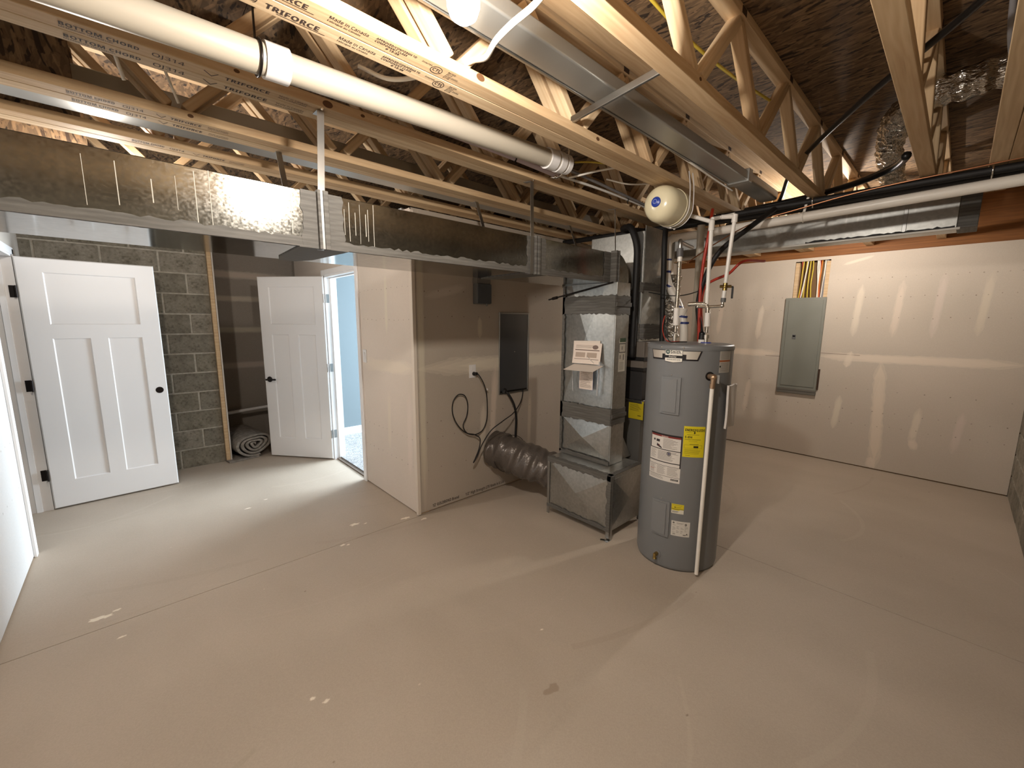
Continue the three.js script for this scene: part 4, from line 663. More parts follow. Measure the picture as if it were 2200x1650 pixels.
// ------------------------------------------------------------------ water heater
const HX = 2.646, HZ = -1.171, HR = .254;
const heater = thing('water_heater', 'tall grey cylindrical electric water heater with labels standing on the floor', 'water heater', [HX, 0, HZ]);
{
  const hg = std({ color: hex(120, 121, 122), roughness: .38 }), hg2 = std({ color: hex(126, 127, 128), roughness: .36 });
  M('jacket', lathe([[.0001, .0], [HR - .008, 0], [HR - .004, .012], [HR, .03], [HR, 1.405], [HR, 1.41], [HR + .003, 1.412], [HR + .004, 1.43], [HR - .002, 1.44], [HR - .02, 1.444], [.0001, 1.447]], null, null, 96), hg, heater);
  M('jacket_seam', put(clean(new THREE.TorusGeometry(HR + .0005, .0014, 6, 96)), [0, 1.409, 0], [Math.PI / 2, 0, 0]), hg2, heater);
  const panel = (y0, y1, a0, a1) => { const m = M('access_panel', plate(HR - .002, a0, a1, y0, y1, .012, 14), hg2, heater); M('panel_face', plate(HR + .009, a0 - 3, a1 + 4.5, y0 + .012, y1 - .012, .006, 14), hg2, m); M('panel_screw', sph(.004, [(HR + .001) * Math.cos(R((a0 + a1) / 2)), y1 + .012, (HR + .001) * Math.sin(R((a0 + a1) / 2))], 8), chrome, m); };
  panel(1.018, 1.247, 189.5, 163.5); panel(.222, .455, 192, 166.5);
  const lab = (name, a0, a1, y0, y1, tex, th = .0008, alpha, rough = .5) => M(name, plate(HR - .0002, a0, a1, y0, y1, th, 24), std({ map: tex, roughness: rough, ...(alpha ? { transparent: true, alphaTest: .4 } : {}) }), heater);
  lab('maker_plate', 214, 139, 1.333, 1.423, canvasTex(1024, 278, (c, w, h) => {
    c.clearRect(0, 0, w, h); const P = (l, f) => { c.fillStyle = f; c.beginPath(); l.forEach((p, i) => i ? c.lineTo(p[0] * w, p[1] * h) : c.moveTo(p[0] * w, p[1] * h)); c.fill(); };
    P([[.0, .1], [1, .1], [.93, .82], [.05, .82]], '#171214'); const g = c.createLinearGradient(0, 0, w, 0); g.addColorStop(0, '#a9a096'); g.addColorStop(.2, '#b8afa4'); g.addColorStop(.3, '#c9c2b6'); g.addColorStop(.72, '#cdc6ba'); g.addColorStop(1, '#a39a8e'); c.fillStyle = g; c.beginPath();[[.022, .2], [.962, .2], [.91, .72], [.066, .72]].forEach((p, i) => i ? c.lineTo(p[0] * w, p[1] * h) : c.moveTo(p[0] * w, p[1] * h)); c.fill();
    P([[.29, .42], [.73, .42], [.73, .8], [.29, .8]], '#171214'); P([[.345, .0], [.67, .0], [.67, .93], [.51, 1.0], [.345, .93]], '#171214'); P([[.352, .04], [.663, .04], [.663, .5], [.352, .5]], '#ece7dc'); P([[.352, .68], [.663, .68], [.663, .9], [.51, .97], [.352, .9]], '#ece7dc');
    c.fillStyle = '#2f4a44'; c.beginPath(); c.arc(.402 * w, .275 * h, .155 * h, 0, 7); c.fill(); c.fillStyle = '#ece7dc'; c.font = `bold ${h * .17}px sans-serif`; c.fillText('AO', .378 * w, .335 * h, .05 * w); c.fillStyle = '#26282c'; c.font = `bold ${h * .3}px sans-serif`; c.fillText('Smith.', .452 * w, .385 * h, .2 * w);
    c.fillStyle = '#ece7dc'; c.font = `italic bold ${h * .14}px sans-serif`; c.fillText('ProLine', .42 * w, .64 * h, .17 * w); c.fillStyle = '#3a3836'; c.font = `bold ${h * .1}px sans-serif`; c.fillText('RESIDENTIAL WATER HEATER', .385 * w, .82 * h, .25 * w);
  }), .0012, true, .3);
  lab('warning_label', 203.3, 156.6, .585, .887, canvasTex(512, 720, (c, w, h) => {
    c.fillStyle = '#d8d2ca'; c.fillRect(0, 0, w, h); c.fillStyle = '#1a1416'; c.fillRect(0, 0, w, 24); c.fillStyle = '#7c2a24'; c.fillRect(16, 24, w - 32, 26); c.fillStyle = '#e0d8cc'; c.font = 'bold 22px sans-serif'; c.fillText('WARNING', 200, 45); c.fillStyle = '#1a1416'; c.fillRect(0, 0, 12, 240); c.fillRect(w - 16, 0, 16, 490); c.fillRect(0, 234, w, 11); c.fillRect(0, 424, w, 13); c.fillRect(0, 482, w, 5); c.fillRect(0, 640, w, 5);
    seed = 3; c.fillStyle = '#8f8780'; for (let i = 0; i < 13; i++) c.fillRect(230, 66 + i * 12, rr(120, 240), 5); for (let i = 0; i < 12; i++) c.fillRect(150, 262 + i * 12, rr(180, 330), 5); for (let i = 0; i < 10; i++) { c.fillRect(20, 262 + i * 14, rr(60, 110), 5); c.fillRect(150, 500 + i * 13, rr(110, 150), 5); c.fillRect(320, 500 + i * 13, rr(120, 170), 5); c.fillRect(20, 500 + i * 13, rr(70, 110), 5); } for (let i = 0; i < 4; i++) c.fillRect(20, 654 + i * 13, rr(180, 300), 5);
    c.fillStyle = '#332a2c'; c.beginPath(); c.arc(76, 112, 16, 0, 7); c.fill(); c.fillRect(112, 98, 60, 38); c.beginPath(); c.moveTo(128, 160); c.lineTo(215, 214); c.lineTo(205, 228); c.lineTo(120, 200); c.fill(); c.fillStyle = '#6b2a22'; c.beginPath(); c.arc(160, 186, 13, 0, 7); c.fill(); c.strokeStyle = '#222'; c.lineWidth = 8; c.beginPath(); c.arc(330, 290, 28, 0, 7); c.stroke(); c.fillStyle = '#4a4a66'; c.beginPath(); c.arc(330, 290, 18, 0, 7); c.fill(); c.fillStyle = '#a4533a'; c.fillRect(20, 566, 80, 7); c.fillStyle = '#2c2a28'; c.fillRect(380, 664, 110, 26); c.fillStyle = '#d8d2ca'; c.font = 'bold 18px sans-serif'; c.fillText('AO SMITH', 388, 684);
  }));
  lab('energy_label', 155.6, 128, .763, .955, canvasTex(400, 560, (c, w, h) => {
    c.fillStyle = '#d9c81c'; c.fillRect(0, 0, w, h); c.fillStyle = '#17140a'; c.font = '900 60px sans-serif'; c.fillText('ENERGYGUIDE', 20, 88, 374); c.beginPath(); c.moveTo(190, 86); c.lineTo(210, 86); c.lineTo(210, 112); c.lineTo(224, 112); c.lineTo(200, 136); c.lineTo(176, 112); c.lineTo(190, 112); c.fill(); c.font = 'bold 56px sans-serif'; c.fillText('$ 494', 24, 214); c.fillRect(24, 236, 300, 6); c.fillStyle = '#6b6114'; c.fillRect(60, 146, 230, 7); c.fillRect(40, 110, 120, 5); c.fillRect(100, 270, 160, 5); c.fillRect(120, 318, 170, 9); c.strokeStyle = '#6b6114'; c.lineWidth = 3; c.strokeRect(24, 338, 330, 56); c.fillStyle = '#17140a'; c.fillRect(196, 352, 92, 34); c.fillStyle = '#6b6114'; for (let i = 0; i < 6; i++) c.fillRect(30, 414 + i * 16, 250 + (i * 53) % 60, 4); c.fillRect(50, 524, 90, 6);
  }));
  lab('service_sticker', 164.6, 148.4, .39, .452, canvasTex(256, 224, (c, w, h) => { c.fillStyle = '#d8c528'; c.fillRect(0, 0, w, h); c.fillStyle = '#ddd8c8'; c.fillRect(0, 150, w, 74); c.fillRect(170, 128, w, 60); c.fillStyle = '#1d1a10'; c.fillRect(0, 112, w, 9); c.beginPath(); c.ellipse(74, 76, 16, 11, .2, 0, 7); c.fill(); c.fillRect(90, 70, 110, 6); c.fillStyle = '#8a7d22'; c.fillRect(30, 24, 190, 7); c.fillRect(30, 132, 110, 8); c.fillStyle = '#77726a'; c.fillRect(20, 170, 130, 14); c.fillRect(20, 194, 110, 8); }));
  lab('rating_plate', 163.4, 138.7, .242, .341, canvasTex(384, 320, (c, w, h) => { c.fillStyle = '#d2cdc4'; c.fillRect(0, 0, w, h); c.fillStyle = '#77716a'; c.beginPath(); c.arc(46, 40, 20, 0, 7); c.fill(); c.beginPath(); c.arc(298, 58, 24, 0, 7); c.fill(); seed = 6; for (let i = 0; i < 8; i++) for (let k = 0; k < 4; k++) if (rnd() < .75) c.fillRect(28 + k * 84, 88 + i * 22, rr(20, 70), 6); c.fillRect(110, 34, 150, 6); c.fillRect(110, 50, 120, 6); c.fillStyle = '#4a4640'; c.font = 'bold 34px sans-serif'; c.fillText('240', 34, 292); c.fillRect(250, 274, 60, 16); c.beginPath(); c.moveTo(330, 240); c.lineTo(352, 276); c.lineTo(308, 276); c.fill(); }));
  lab('side_label', 114.7, 93, 1.28, 1.415, canvasTex(200, 288, (c, w, h) => { c.fillStyle = '#b9b3aa'; c.fillRect(0, 0, w, h); c.fillStyle = '#a4582a'; c.fillRect(0, 128, w, 22); c.fillStyle = '#7f7971'; for (let i = 0; i < 10; i++) { c.fillRect(14, 14 + i * 11, 160, 4); c.fillRect(14, 164 + i * 12, 150, 4); } c.fillStyle = '#2a2624'; c.beginPath(); c.arc(14, 208, 12, 0, 7); c.fill(); }));
  for (const a of [193.4, 163]) M('top_screw', sph(.005, [(HR + .004) * Math.cos(R(a)), 1.425, (HR + .004) * Math.sin(R(a))], 8), chrome, heater);
  // drain valve
  const dir = (a, r, y) => [r * Math.cos(R(a)), y, r * Math.sin(R(a))];
  M('drain_plate', put(cyl(.026, .026, .003, null, null, 24), dir(181, HR + .001, .086), [0, -R(181), Math.PI / 2]), hg2, heater);
  const dv = M('drain_valve', merge([rod(dir(181, HR, .086), dir(181, HR + .028, .086), .012), rod(dir(181, HR + .024, .092), dir(181, HR + .034, .066), .01, .009), rod(dir(181, HR + .028, .07), dir(180, HR + .034, .058), .012, .012, 12)]), brass, heater);
  // relief valve and discharge pipe
  M('valve_opening', put(cyl(.026, .026, .003, null, null, 24), dir(128, HR + .001, 1.262), [0, -R(128), Math.PI / 2]), blackSmooth, heater);
  const rv = M('relief_valve', merge([rod(dir(128, HR - .01, 1.262), dir(128, HR + .045, 1.262), .017, .015), sph(.019, dir(128, HR + .04, 1.26), 16), rod(dir(128.2, HR + .042, 1.26), dir(128.8, HR + .042, 1.205), .0145, .0125), rod(dir(128.8, HR + .042, 1.222), dir(128.8, HR + .042, 1.196), .016, .016, 8)]), std({ color: hex(190, 160, 132), roughness: .4, metalness: .9 }), heater);
  M('valve_lever', cbox(.005, .05, .016, .002, dir(124, HR + .055, 1.25)), steel, rv);
  M('discharge_pipe', rod(dir(128.8, HR + .042, 1.2), dir(129.6, HR + .042, .022), .0115, .0115, 20), pvcWhite, heater);
  // manual bag at the right side
  const bagG = new THREE.PlaneGeometry(.13, .28, 10, 14); { const p = bagG.attributes.position; for (let i = 0; i < p.count; i++) p.setZ(i, .006 * Math.sin(p.getX(i) * 60 + p.getY(i) * 9) + .01 * Math.cos(p.getY(i) * 14)); bagG.computeVertexNormals(); }
  // nipples on top
  const top = 1.446, hp = [2.61 - HX, -1.255 - HZ], cp = [2.692 - HX, -1.09 - HZ];
  for (const [p, ring] of [[hp, hex(170, 50, 40)], [cp, hex(44, 60, 150)]]) { M('port_ring', cyl(.03, .032, .006, [p[0], top + .002, p[1]], null, 24), std({ color: ring, roughness: .5 }), heater); M('nipple', merge([cyl(.013, .013, .05, [p[0], top + .027, p[1]], null, 16), cyl(.017, .017, .022, [p[0], top + .04, p[1]], null, 6)]), chrome, heater); }
  M('thermal_plug', merge([cyl(.018, .02, .05, [.055, top + .03, .05], null, 16), sph(.019, [.055, top + .055, .05], 12)]), blackSmooth, heater);
  M('plug_base', cyl(.021, .021, .02, [.055, top + .01, .05], null, 16), pex, heater);
  M('power_wire', tube(smooth([[-.04, top + .006, -.05], [-.06, top + .004, -.08], [-.09, top + .01, -.11], [-.11, top + .06, -.13], [-.12, top + .12, -.13], [-.10, top + .17, -.13]]), .0028, 30, 6), redPex, heater);
  M('power_wire', tube(smooth([[.0, top + .004, -.02], [-.05, top + .004, -.05], [-.09, top + .006, -.09], [-.10, top + .05, -.11], [-.095, top + .1, -.115], [-.075, top + .15, -.12]]), .0028, 30, 6), blackSmooth, heater);
}
one('manual_pouch', (() => { const g = new THREE.BoxGeometry(.13, .27, .012, 12, 16, 1), p = g.attributes.position; for (let i = 0; i < p.count; i++) { const x = p.getX(i), y = p.getY(i); p.setZ(i, p.getZ(i) + .006 * Math.sin(x * 50 + y * 8) + .002 * Math.cos(y * 16 + 1)); if (y > .13) p.setY(i, y - .012 * Math.abs(Math.sin(x * 38))); } g.computeVertexNormals(); g.rotateX(.05); return clean(g).translate(HX - .01, 1.08, HZ + HR + .026); })(), std({ color: hex(206, 200, 194), roughness: .25 }), 'pale plastic pouch of manuals taped to the right side of the water heater', 'pouch');
// supply pipes above the heater
{
  const corr = (pts, r, label, seg = 160) => { const c = smooth(pts), L = c.getLength(), f = Math.round(L / .008); return tube(c, (t) => r + .002 * Math.sin(t * f * 2 * Math.PI), Math.max(60, f * 6), 14); };
  const h = thing('hot_pipe', 'corrugated chrome hot water connector rising from the left port of the heater', 'pipe');
  M('flex_tail', corr([[2.61, 1.51, -1.255], [2.61, 1.56, -1.255]], .0115), chrome, h); M('sleeve', rod([2.61, 1.555, -1.255], [2.61, 1.665, -1.257], .019, .017, 20), pex, h);
  M('flex_hose', corr([[2.61, 1.66, -1.257], [2.612, 1.8, -1.257], [2.613, 1.955, -1.26]], .0135), chrome, h); M('coupling', rod([2.613, 1.955, -1.26], [2.614, 1.985, -1.26], .015, .015, 8), pex, h);
  M('valve_body', rod([2.614, 1.985, -1.26], [2.614, 2.035, -1.262], .021, .021, 8), std({ color: hex(86, 84, 84), roughness: .5 }), h); M('upper_pipe', tube(path([[2.614, 2.03, -1.262], [2.614, 2.085, -1.262], [2.68, 2.09, -1.30], [3.0, 2.1, -1.36]], .03), .0125, 40, 12), steel, h);
  const c = thing('cold_pipe', 'chrome cold water assembly with a bent corrugated hose on the right port of the heater', 'pipe');
  M('flex_tail', corr([[2.692, 1.51, -1.09], [2.692, 1.555, -1.09]], .0115), chrome, c); M('sleeve', rod([2.692, 1.55, -1.09], [2.69, 1.635, -1.092], .018, .016, 20), pex, c);
  M('flex_hose', corr([[2.69, 1.625, -1.092], [2.69, 1.66, -1.093], [2.684, 1.684, -1.103], [2.665, 1.69, -1.14], [2.64, 1.688, -1.2]], .0135), chrome, c);
  M('cross_pipe', tube(path([[2.655, 1.672, -1.15], [2.69, 1.672, -1.09], [2.722, 1.676, -1.02], [2.724, 1.71, -1.018]], .02), .0085, 30, 12), chrome, c); M('elbow', sph(.013, [2.722, 1.678, -1.02], 12), chrome, c);
  M('gray_joint', rod([2.724, 1.70, -1.018], [2.724, 1.725, -1.017], .015, .015, 16), boxGray, c);
  M('riser', rod([2.724, 1.725, -1.017], [2.726, 1.775, -1.015], .012, .012, 16), pex, c);
  const sv = M('shutoff_valve', merge([rod([2.726, 1.77, -1.015], [2.727, 1.815, -1.014], .014, .014, 8), rod([2.712, 1.795, -1.04], [2.745, 1.795, -.985], .009, .009, 8), sph(.016, [2.7265, 1.792, -1.0145], 12)]), brass, c);
  M('valve_handle', merge([cbox(.006, .07, .012, .002, [2.75, 1.757, -.978]), cbox(.012, .008, .012, .002, [2.747, 1.793, -.98])]), blackSmooth, sv);
  M('riser', tube(smooth([[2.727, 1.81, -1.014], [2.729, 1.95, -1.008], [2.735, 2.19, -.995]]), .0115, 24, 14), pex, c);
  M('top_elbow', merge([rod([2.735, 2.17, -.996], [2.735, 2.215, -.994], .0165, .0165, 14), rod([2.735, 2.205, -.995], [2.70, 2.205, -1.06], .0135, .0135, 14)]), pex, c);
  const p = thing('cold_riser', 'straight white pipe between the tank elbow and the cold port of the heater', 'pipe');
  M('riser', rod([2.685, 1.685, -1.10], [2.705, 2.16, -1.115], .0115, .0125, 16), pex, p); M('tank_elbow', merge([rod([2.704, 2.135, -1.115], [2.706, 2.19, -1.116], .017, .017, 16), rod([2.706, 2.188, -1.116], [2.70, 2.26, -1.282], .0125, .0125, 14), sph(.016, [2.706, 2.19, -1.116], 12)]), pex, p);
  M('branch', tube(path([[2.706, 2.205, -1.116], [2.79, 2.225, -1.10], [2.735, 2.215, -1.0]], .03), .0115, 24, 12), pex, p);
}
one('red_hose', tube(smooth([[3.3, 2.0, -.98], [3.0, 1.965, -1.03], [3.0, 1.90, -1.10], [3.0, 1.865, -1.19], [3.01, 1.83, -1.25], [3.01, 1.7, -1.27], [3.02, 1.5, -1.255], [3.02, 1.2, -1.25]]), .009, 60, 10), redPex, 'red flexible water tube swinging down behind the white risers', 'tube');
one('red_hose', tube(smooth([[3.1, 2.36, -1.28], [2.98, 2.2, -1.24], [2.98, 1.9, -1.27], [2.98, 1.6, -1.265], [2.99, 1.3, -1.25]]), .011, 50, 10), redPex, 'straight red water tube next to the black hose behind the heater', 'tube');
one('black_hose', tube(smooth([[3.3, 2.34, -.95], [3.1, 2.2, -1.03], [3.0, 2.05, -1.17], [2.99, 1.9, -1.245], [2.99, 1.7, -1.285], [3.0, 1.45, -1.245], [3.0, 1.2, -1.24]]), .017, 50, 12), blackRubber, 'black hose curving down behind the right port of the heater', 'hose');
one('thin_wire', tube(smooth([[2.95, 1.80, -1.65], [2.97, 1.77, -1.5], [2.98, 1.77, -1.38], [3.0, 1.80, -1.27]]), .004, 30, 6), blackSmooth, 'thin dark wire sagging between the plenum and the black hose', 'wire');

// ------------------------------------------------------------------ electrical panel and cables
{
  const t = thing('electrical_panel', 'grey steel electrical panel cover hanging tilted proud of the right wall', 'electrical panel', [5.83, 0, 0]);
  M('cover', span(-.03, -.004, .775, 1.868, -1.455, -1.06, .004), panelGray, t); M('box_shell', span(-.006, .08, .8, 1.85, -1.395, -1.07, .002), panelGray, t);
  M('cover_lip', merge([span(-.036, -.03, .775, .80, -1.455, -1.06, .002), span(-.032, -.004, .74, .777, -1.455, -1.06, .003)]), std({ color: hex(104, 100, 92), roughness: .5 }), t);
  M('door', span(-.036, -.0295, .83, 1.84, -1.42, -1.085, .003), panelGray, t); const l = M('latch', merge([cbox(.006, .05, .036, .002, [-.039, 1.415, -1.33])]), boxGray, t); M('latch_slot', cbox(.003, .02, .024, .001, [-.0425, 1.423, -1.33]), blackSmooth, l);
  one('wall_notch', cbox(.02, .24, .016, .002, [5.823, .93, -1.052]), std({ color: hex(70, 52, 40), roughness: 1 }), 'dark cut gap in the drywall along the lower right side of the panel', 'gap');
  seed = 14; const set = [['yellow', nmY, [[-1.32, -1.345], [-1.29, -1.30], [-1.255, -1.26], [-1.235, -1.225]]], ['white', nm, [[-1.28, -1.325], [-1.19, -1.165], [-1.178, -1.16], [-1.118, -1.13]]], ['red', nmR, [[-1.17, -1.145], [-1.34, -1.33]]], ['orange', nmO, [[-1.15, -1.15]]], ['grey', nmG, [[-1.105, -1.118], [-1.09, -1.11]]]];
  const nth = ['leftmost', 'second from left', 'third from left', 'rightmost'], two = ['left', 'right'];
  for (const [k, m, l] of set) l.forEach(([zt, zb], i) => one('panel_cable', tube(smooth([[5.868 + rr(-.02, .006), 2.31, zt], [5.866 + rr(-.02, .006), 2.2, zt * .7 + zb * .3 + rr(-.008, .008)], [5.868 + rr(-.02, .0), 2.02, zt * .4 + zb * .6 + rr(-.008, .008)], [5.862, 1.852, zb]]), k === 'grey' ? .0095 : .0075, 30, 8), m, l.length === 1 ? `only ${k} cable in the open bay above the electrical panel` : `${l.length === 2 ? two[i] : nth[i]} of the ${l.length === 2 ? 'two' : 'four'} ${k} cables in the open bay above the electrical panel`, 'cable', l.length > 1 ? `${k} cables above the panel` : undefined));
}

// ------------------------------------------------------------------ things on the printed wall
{
  const zw = -2.827;
  const e = thing('media_enclosure', 'tall recessed metal wiring enclosure with a shiny dark cover on the middle wall', 'enclosure', [0, 0, zw]);
  M('frame', (() => { const s = poly([[2.455, .90], [2.835, .90], [2.835, 1.652], [2.455, 1.652]]); s.holes.push(new THREE.Path([[2.47, .915], [2.47, 1.637], [2.82, 1.637], [2.82, .915]].map(p => new THREE.Vector2(...p)))); return extrude(s, .012, .002); })(), steel, e);
  M('cover', span(2.47, 2.82, .93, 1.637, .001, .006), std({ color: hex(120, 122, 126), metalness: .8, roughness: .36 }), e); M('lower_slot', span(2.47, 2.82, .915, .93, .0005, .003), blackSmooth, e); M('screw', sph(.005, [2.65, 1.29, .006], 8), chrome, e);
  const g = thing('control_box', 'small dark grey control box mounted high on the middle wall under the duct', 'control box', [2.24, 1.715, zw]);
  M('case', span(-.075, .075, 0, .17, .0, .06, .006), boxGray, g); M('lid', span(-.07, .078, .005, .165, .06, .066, .003), std({ color: hex(80, 82, 86), roughness: .3 }), g); M('cap_plate', span(-.078, .078, .17, .215, .0, .055, .004), std({ color: hex(112, 108, 104), roughness: .5 }), g); M('hasp', cbox(.012, .02, .012, .002, [.03, -.006, .06]), steel, g);
  const o = thing('wall_outlet', 'white outlet plate with a black plug on the middle wall', 'outlet', [2.155, 1.143, zw]);
  M('plate', span(-.035, .035, -.057, .057, 0, .006, .002), white, o); M('receptacle', merge([cyl(.017, .017, .004, [0, .022, .006], [Math.PI / 2, 0, 0], 20), cyl(.017, .017, .004, [0, -.022, .006], [Math.PI / 2, 0, 0], 20)]), white, o);
  const c = thing('power_cord', 'black power cord looped down from the outlet to the wiring enclosure', 'cord');
  M('plug', merge([cyl(.015, .017, .02, [2.163, 1.122, zw + .02], [Math.PI / 2, 0, 0], 16), cbox(.03, .026, .02, .005, [2.168, 1.122, zw + .034])]), blackRubber, c);
  const pts = [[2.174, 1.135, -2.790], [2.203, 1.086, -2.770], [2.255, 0.987, -2.770], [2.292, 0.833, -2.790], [2.289, 0.682, -2.800], [2.241, 0.605, -2.800], [2.139, 0.587, -2.790], [2.046, 0.627, -2.800], [1.960, 0.724, -2.800], [1.924, 0.821, -2.800], [1.935, 0.911, -2.800], [1.984, 0.961, -2.795], [2.046, 0.946, -2.795], [2.083, 0.867, -2.800], [2.072, 0.767, -2.800], [2.025, 0.686, -2.790], [2.056, 0.621, -2.780], [2.137, 0.591, -2.775], [2.190, 0.548, -2.770], [2.177, 0.476, -2.760], [2.114, 0.389, -2.740], [2.086, 0.360, -2.730], [2.101, 0.400, -2.710], [2.152, 0.519, -2.690], [2.193, 0.650, -2.620], [2.325, 0.710, -2.620], [2.558, 0.742, -2.720], [2.714, 0.822, -2.790], [2.760, 0.914, -2.812]];
  M('lead', tube(smooth(pts), .0048, 340, 8), blackRubber, c); M('wire_tie', rod([2.275, .985, zw + .054], [2.281, .972, zw + .053], .007, .007, 8), white, c);
  const b = thing('data_cable', 'thick black cable dropping from the wiring enclosure into the flexible duct area', 'cable'); M('jacket', tube(smooth([[2.525, .935, zw + .012], [2.545, .90, zw + .04], [2.60, .80, zw + .055], [2.635, .68, zw + .05], [2.64, .5, zw + .04], [2.64, .3, zw + .03]]), .011, 50, 10), blackRubber, b); M('grommet', cyl(.016, .03, .03, [2.523, .935, zw + .012], [.6, 0, 0], 12), blackRubber, b);
  const s = thing('light_switch', 'white light switch plate on the wall right of the open doorway', 'switch', [1.6, 1.243, -3.735], -Math.PI / 2);
  M('plate', span(-.038, .038, -.06, .06, 0, .006, .002), white, s); M('rocker', cbox(.034, .068, .008, .002, [0, 0, .007], [.08, 0, 0]), white, s);
}

// ------------------------------------------------------------------ doors and trim
function makeDoor(name, label, W, holes, pos, turn, hinge, knob) { // local x from the hinge edge, z = 0 mid thickness
  const t = thing(name, label, 'door', pos, turn), H = 2.02, T = .035;
  const s = poly([[0, 0], [W, 0], [W, H], [0, H]]); for (const [a, b, c, d] of holes) s.holes.push(new THREE.Path([[a, c], [a, d], [b, d], [b, c]].map(p => new THREE.Vector2(...p))));
  M('door_frame', extrude(s, T, .007, [0, .012, -T / 2]), white, t);
  for (const [a, b, c, d] of holes) M('door_panel', span(a - .003, b + .003, c + .009, d + .015, -T / 2 + .009, T / 2 - .009), white, t);
  return t;
}
{ // left door
  const d = makeDoor('panel_door', 'white three-panel door standing open in front of the block wall at left', .805, [[.146, .668, 1.515, 1.905], [.146, .346, .228, 1.39], [.464, .668, .228, 1.39]], [-.583, 0, -4.924], R(2.35));
  M('bore_cover', lathe([[.0001, .004], [.022, .004], [.028, .002], [.029, 0], [.0001, 0]], [.748, .925, .0175], [Math.PI / 2, 0, 0], 28), darkBronze, d);
  for (const y of [1.77, 1.04, .30]) { const h = M('hinge', merge([cbox(.004, .089, .03, .001, [-.006, y, .0]), rod([-.008, y - .045, .02], [-.008, y + .045, .02], .006)]), darkBronze, d); }
  const d2 = makeDoor('panel_door', 'white three-panel door with a black lever standing half open before the blue room', .777, [[.118, .641, 1.515, 1.905], [.128, .32, .228, 1.39], [.45, .641, .228, 1.39]], [1.573 + .78 * .0175, 0, -4.67 - .625 * .0175], R(128.7));
  const hn = M('door_lever', merge([lathe([[.0001, .012], [.02, .012], [.031, .006], [.032, 0], [.0001, 0]], [.714, .905, -.0175], [-Math.PI / 2, 0, 0], 28), rod([.714, .905, -.02], [.714, .905, -.06], .009), bar([.725, .905, -.058], [.61, .908, -.058], .012, .018, .004), bar([.714, .905, -.058], [.735, .905, -.058], .012, .018, .004)]), darkBronze, d2);
  M('latch_plate', cbox(.003, .057, .025, .001, [.778, .905, 0]), steel, d2);
  for (const y of [1.80, 1.05, .30]) M('hinge', merge([cbox(.003, .09, .03, .001, [-.0015, y, 0]), rod([-.004, y - .045, -.021], [-.004, y + .045, -.021], .006)]), steel, d2);
}
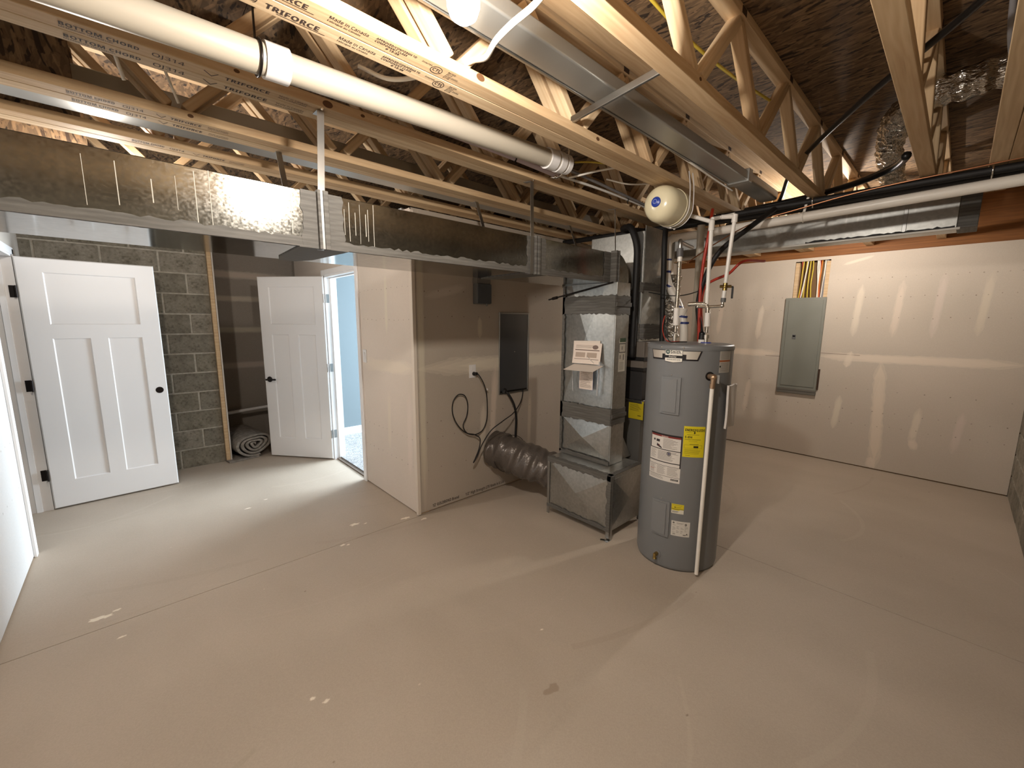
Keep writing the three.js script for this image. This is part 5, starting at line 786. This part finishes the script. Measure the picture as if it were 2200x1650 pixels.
{ // casing and jamb of the blue room doorway
  const t = struct('door_1');
  const c = [span(1.583, 1.5995, 0, 2.095, -3.86, -3.803, .004), span(1.583, 1.5995, 0, 2.095, -4.745, -4.688, .004), span(1.583, 1.5995, 2.038, 2.095, -4.688, -3.86, .004)];
  c.forEach(g => M('casing', g, trimWhite, t));
  M('jamb', merge([span(1.594, 1.718, 0, 2.04, -3.874, -3.8551), span(1.594, 1.718, 0, 2.04, -4.6919, -4.673), span(1.594, 1.718, 2.02, 2.0399, -4.6919, -3.8551)]), trimWhite, t);
  M('stop', merge([cbox(.035, 2.03, .011, .002, [1.665, 1.015, -3.879]), cbox(.035, 2.03, .011, .002, [1.665, 1.015, -4.668]), cbox(.035, .011, .79, .002, [1.665, 2.015, -4.27])]), trimWhite, t);
  for (const y of [1.80, 1.05, .30]) M('hinge_leaf', cbox(.03, .09, .003, .001, [1.618, y, -4.6715]), steel, t);
  M('threshold', cbox(.06, .012, .8, .003, [1.65, .006, -4.27]), std({ color: hex(110, 96, 84), roughness: .7 }), t);
  const t2 = struct('door_2'); // left doorway
  M('casing', span(-.6, -.584, 0, 2.09, -4.05, -3.993, .004), trimWhite, t2); M('casing', span(-.6, -.584, 0, 2.09, -5.005, -4.948, .004), trimWhite, t2); M('casing', span(-.6, -.584, 2.045, 2.10, -5.005, -3.993, .004), trimWhite, t2);
  M('jamb', merge([span(-.72, -.59, 0, 2.045, -4.06, -4.04), span(-.72, -.59, 0, 2.045, -4.9499, -4.935), span(-.72, -.59, 2.03, 2.05, -4.955, -4.04)]), trimWhite, t2);
  M('stop', merge([cbox(.035, 2.03, .011, .002, [-.665, 1.015, -4.93]), cbox(.035, .011, .88, .002, [-.665, 2.025, -4.49])]), trimWhite, t2);
  for (const y of [1.77, 1.04, .30]) M('hinge_leaf', cbox(.034, .09, .003, .001, [-.612, y, -4.933]), darkBronze, t2);
}
// ------------------------------------------------------------------ rolled carpet pad in the closet
{
  const t = thing('carpet_roll', 'dusty grey-brown rolled carpet pad lying in the dark closet opening', 'carpet roll', [.95, .0, -5.33], R(9));
  const rt = dataTex(256, (u, v) => { const k = 118 + 50 * (fbm(u * 14, v * 14, 14, 90, 4) - .5); return [k + 8, k, k - 9]; }, true, .3), rm = std({ map: rt, roughness: .95, bumpMap: grainBump, bumpScale: .004 });
  const pts = [], N = 130; for (let i = 0; i <= N; i++) { const q = i / N, a = q * 3.6 * 2 * Math.PI + 1.2, r = .03 + .135 * q + .014 * q * Math.sin(a * 2 + .8) + .008 * Math.sin(a * 3); pts.push([1.2 * r * Math.cos(a), .160 + r * Math.sin(a) * .88]); }
  const inner = pts.map((p, i) => { const q = i / N, a = q * 3.6 * 2 * Math.PI + 1.2, r = .03 + .135 * q + .014 * q * Math.sin(a * 2 + .8) + .008 * Math.sin(a * 3) - .026; return [1.2 * r * Math.cos(a), .160 + r * Math.sin(a) * .88]; });
  M('spiral_pad', extrude(poly([...pts, ...inner.reverse()]), .62, .004, [0, .002, -.62]), rm, t);
  const tail = M('loose_tail', (() => { const g = box(.30, .018, .6, [-.12, .012, -.3]); return g; })(), rm, t);
  const b = one('white_post', rod([.62, .42, -5.98], [1.3, .47, -5.95], .022, .018, 16), white, 'white turned post resting behind the carpet roll in the closet', 'post');
  one('cardboard_sheet', cbox(.26, .36, .012, .002, [1.28, .185, -5.75], [-.22, -.3, 0]), std({ color: hex(118, 108, 98), roughness: .9 }), 'grey board leaning in the closet between carpet roll and door', 'board');
  one('post_support', cbox(.05, .44, .05, .004, [.66, .22, -5.98]), studMat, 'wooden block propping the white post in the closet', 'block');
}
shadow(scene);
renderer.render(scene, camera);
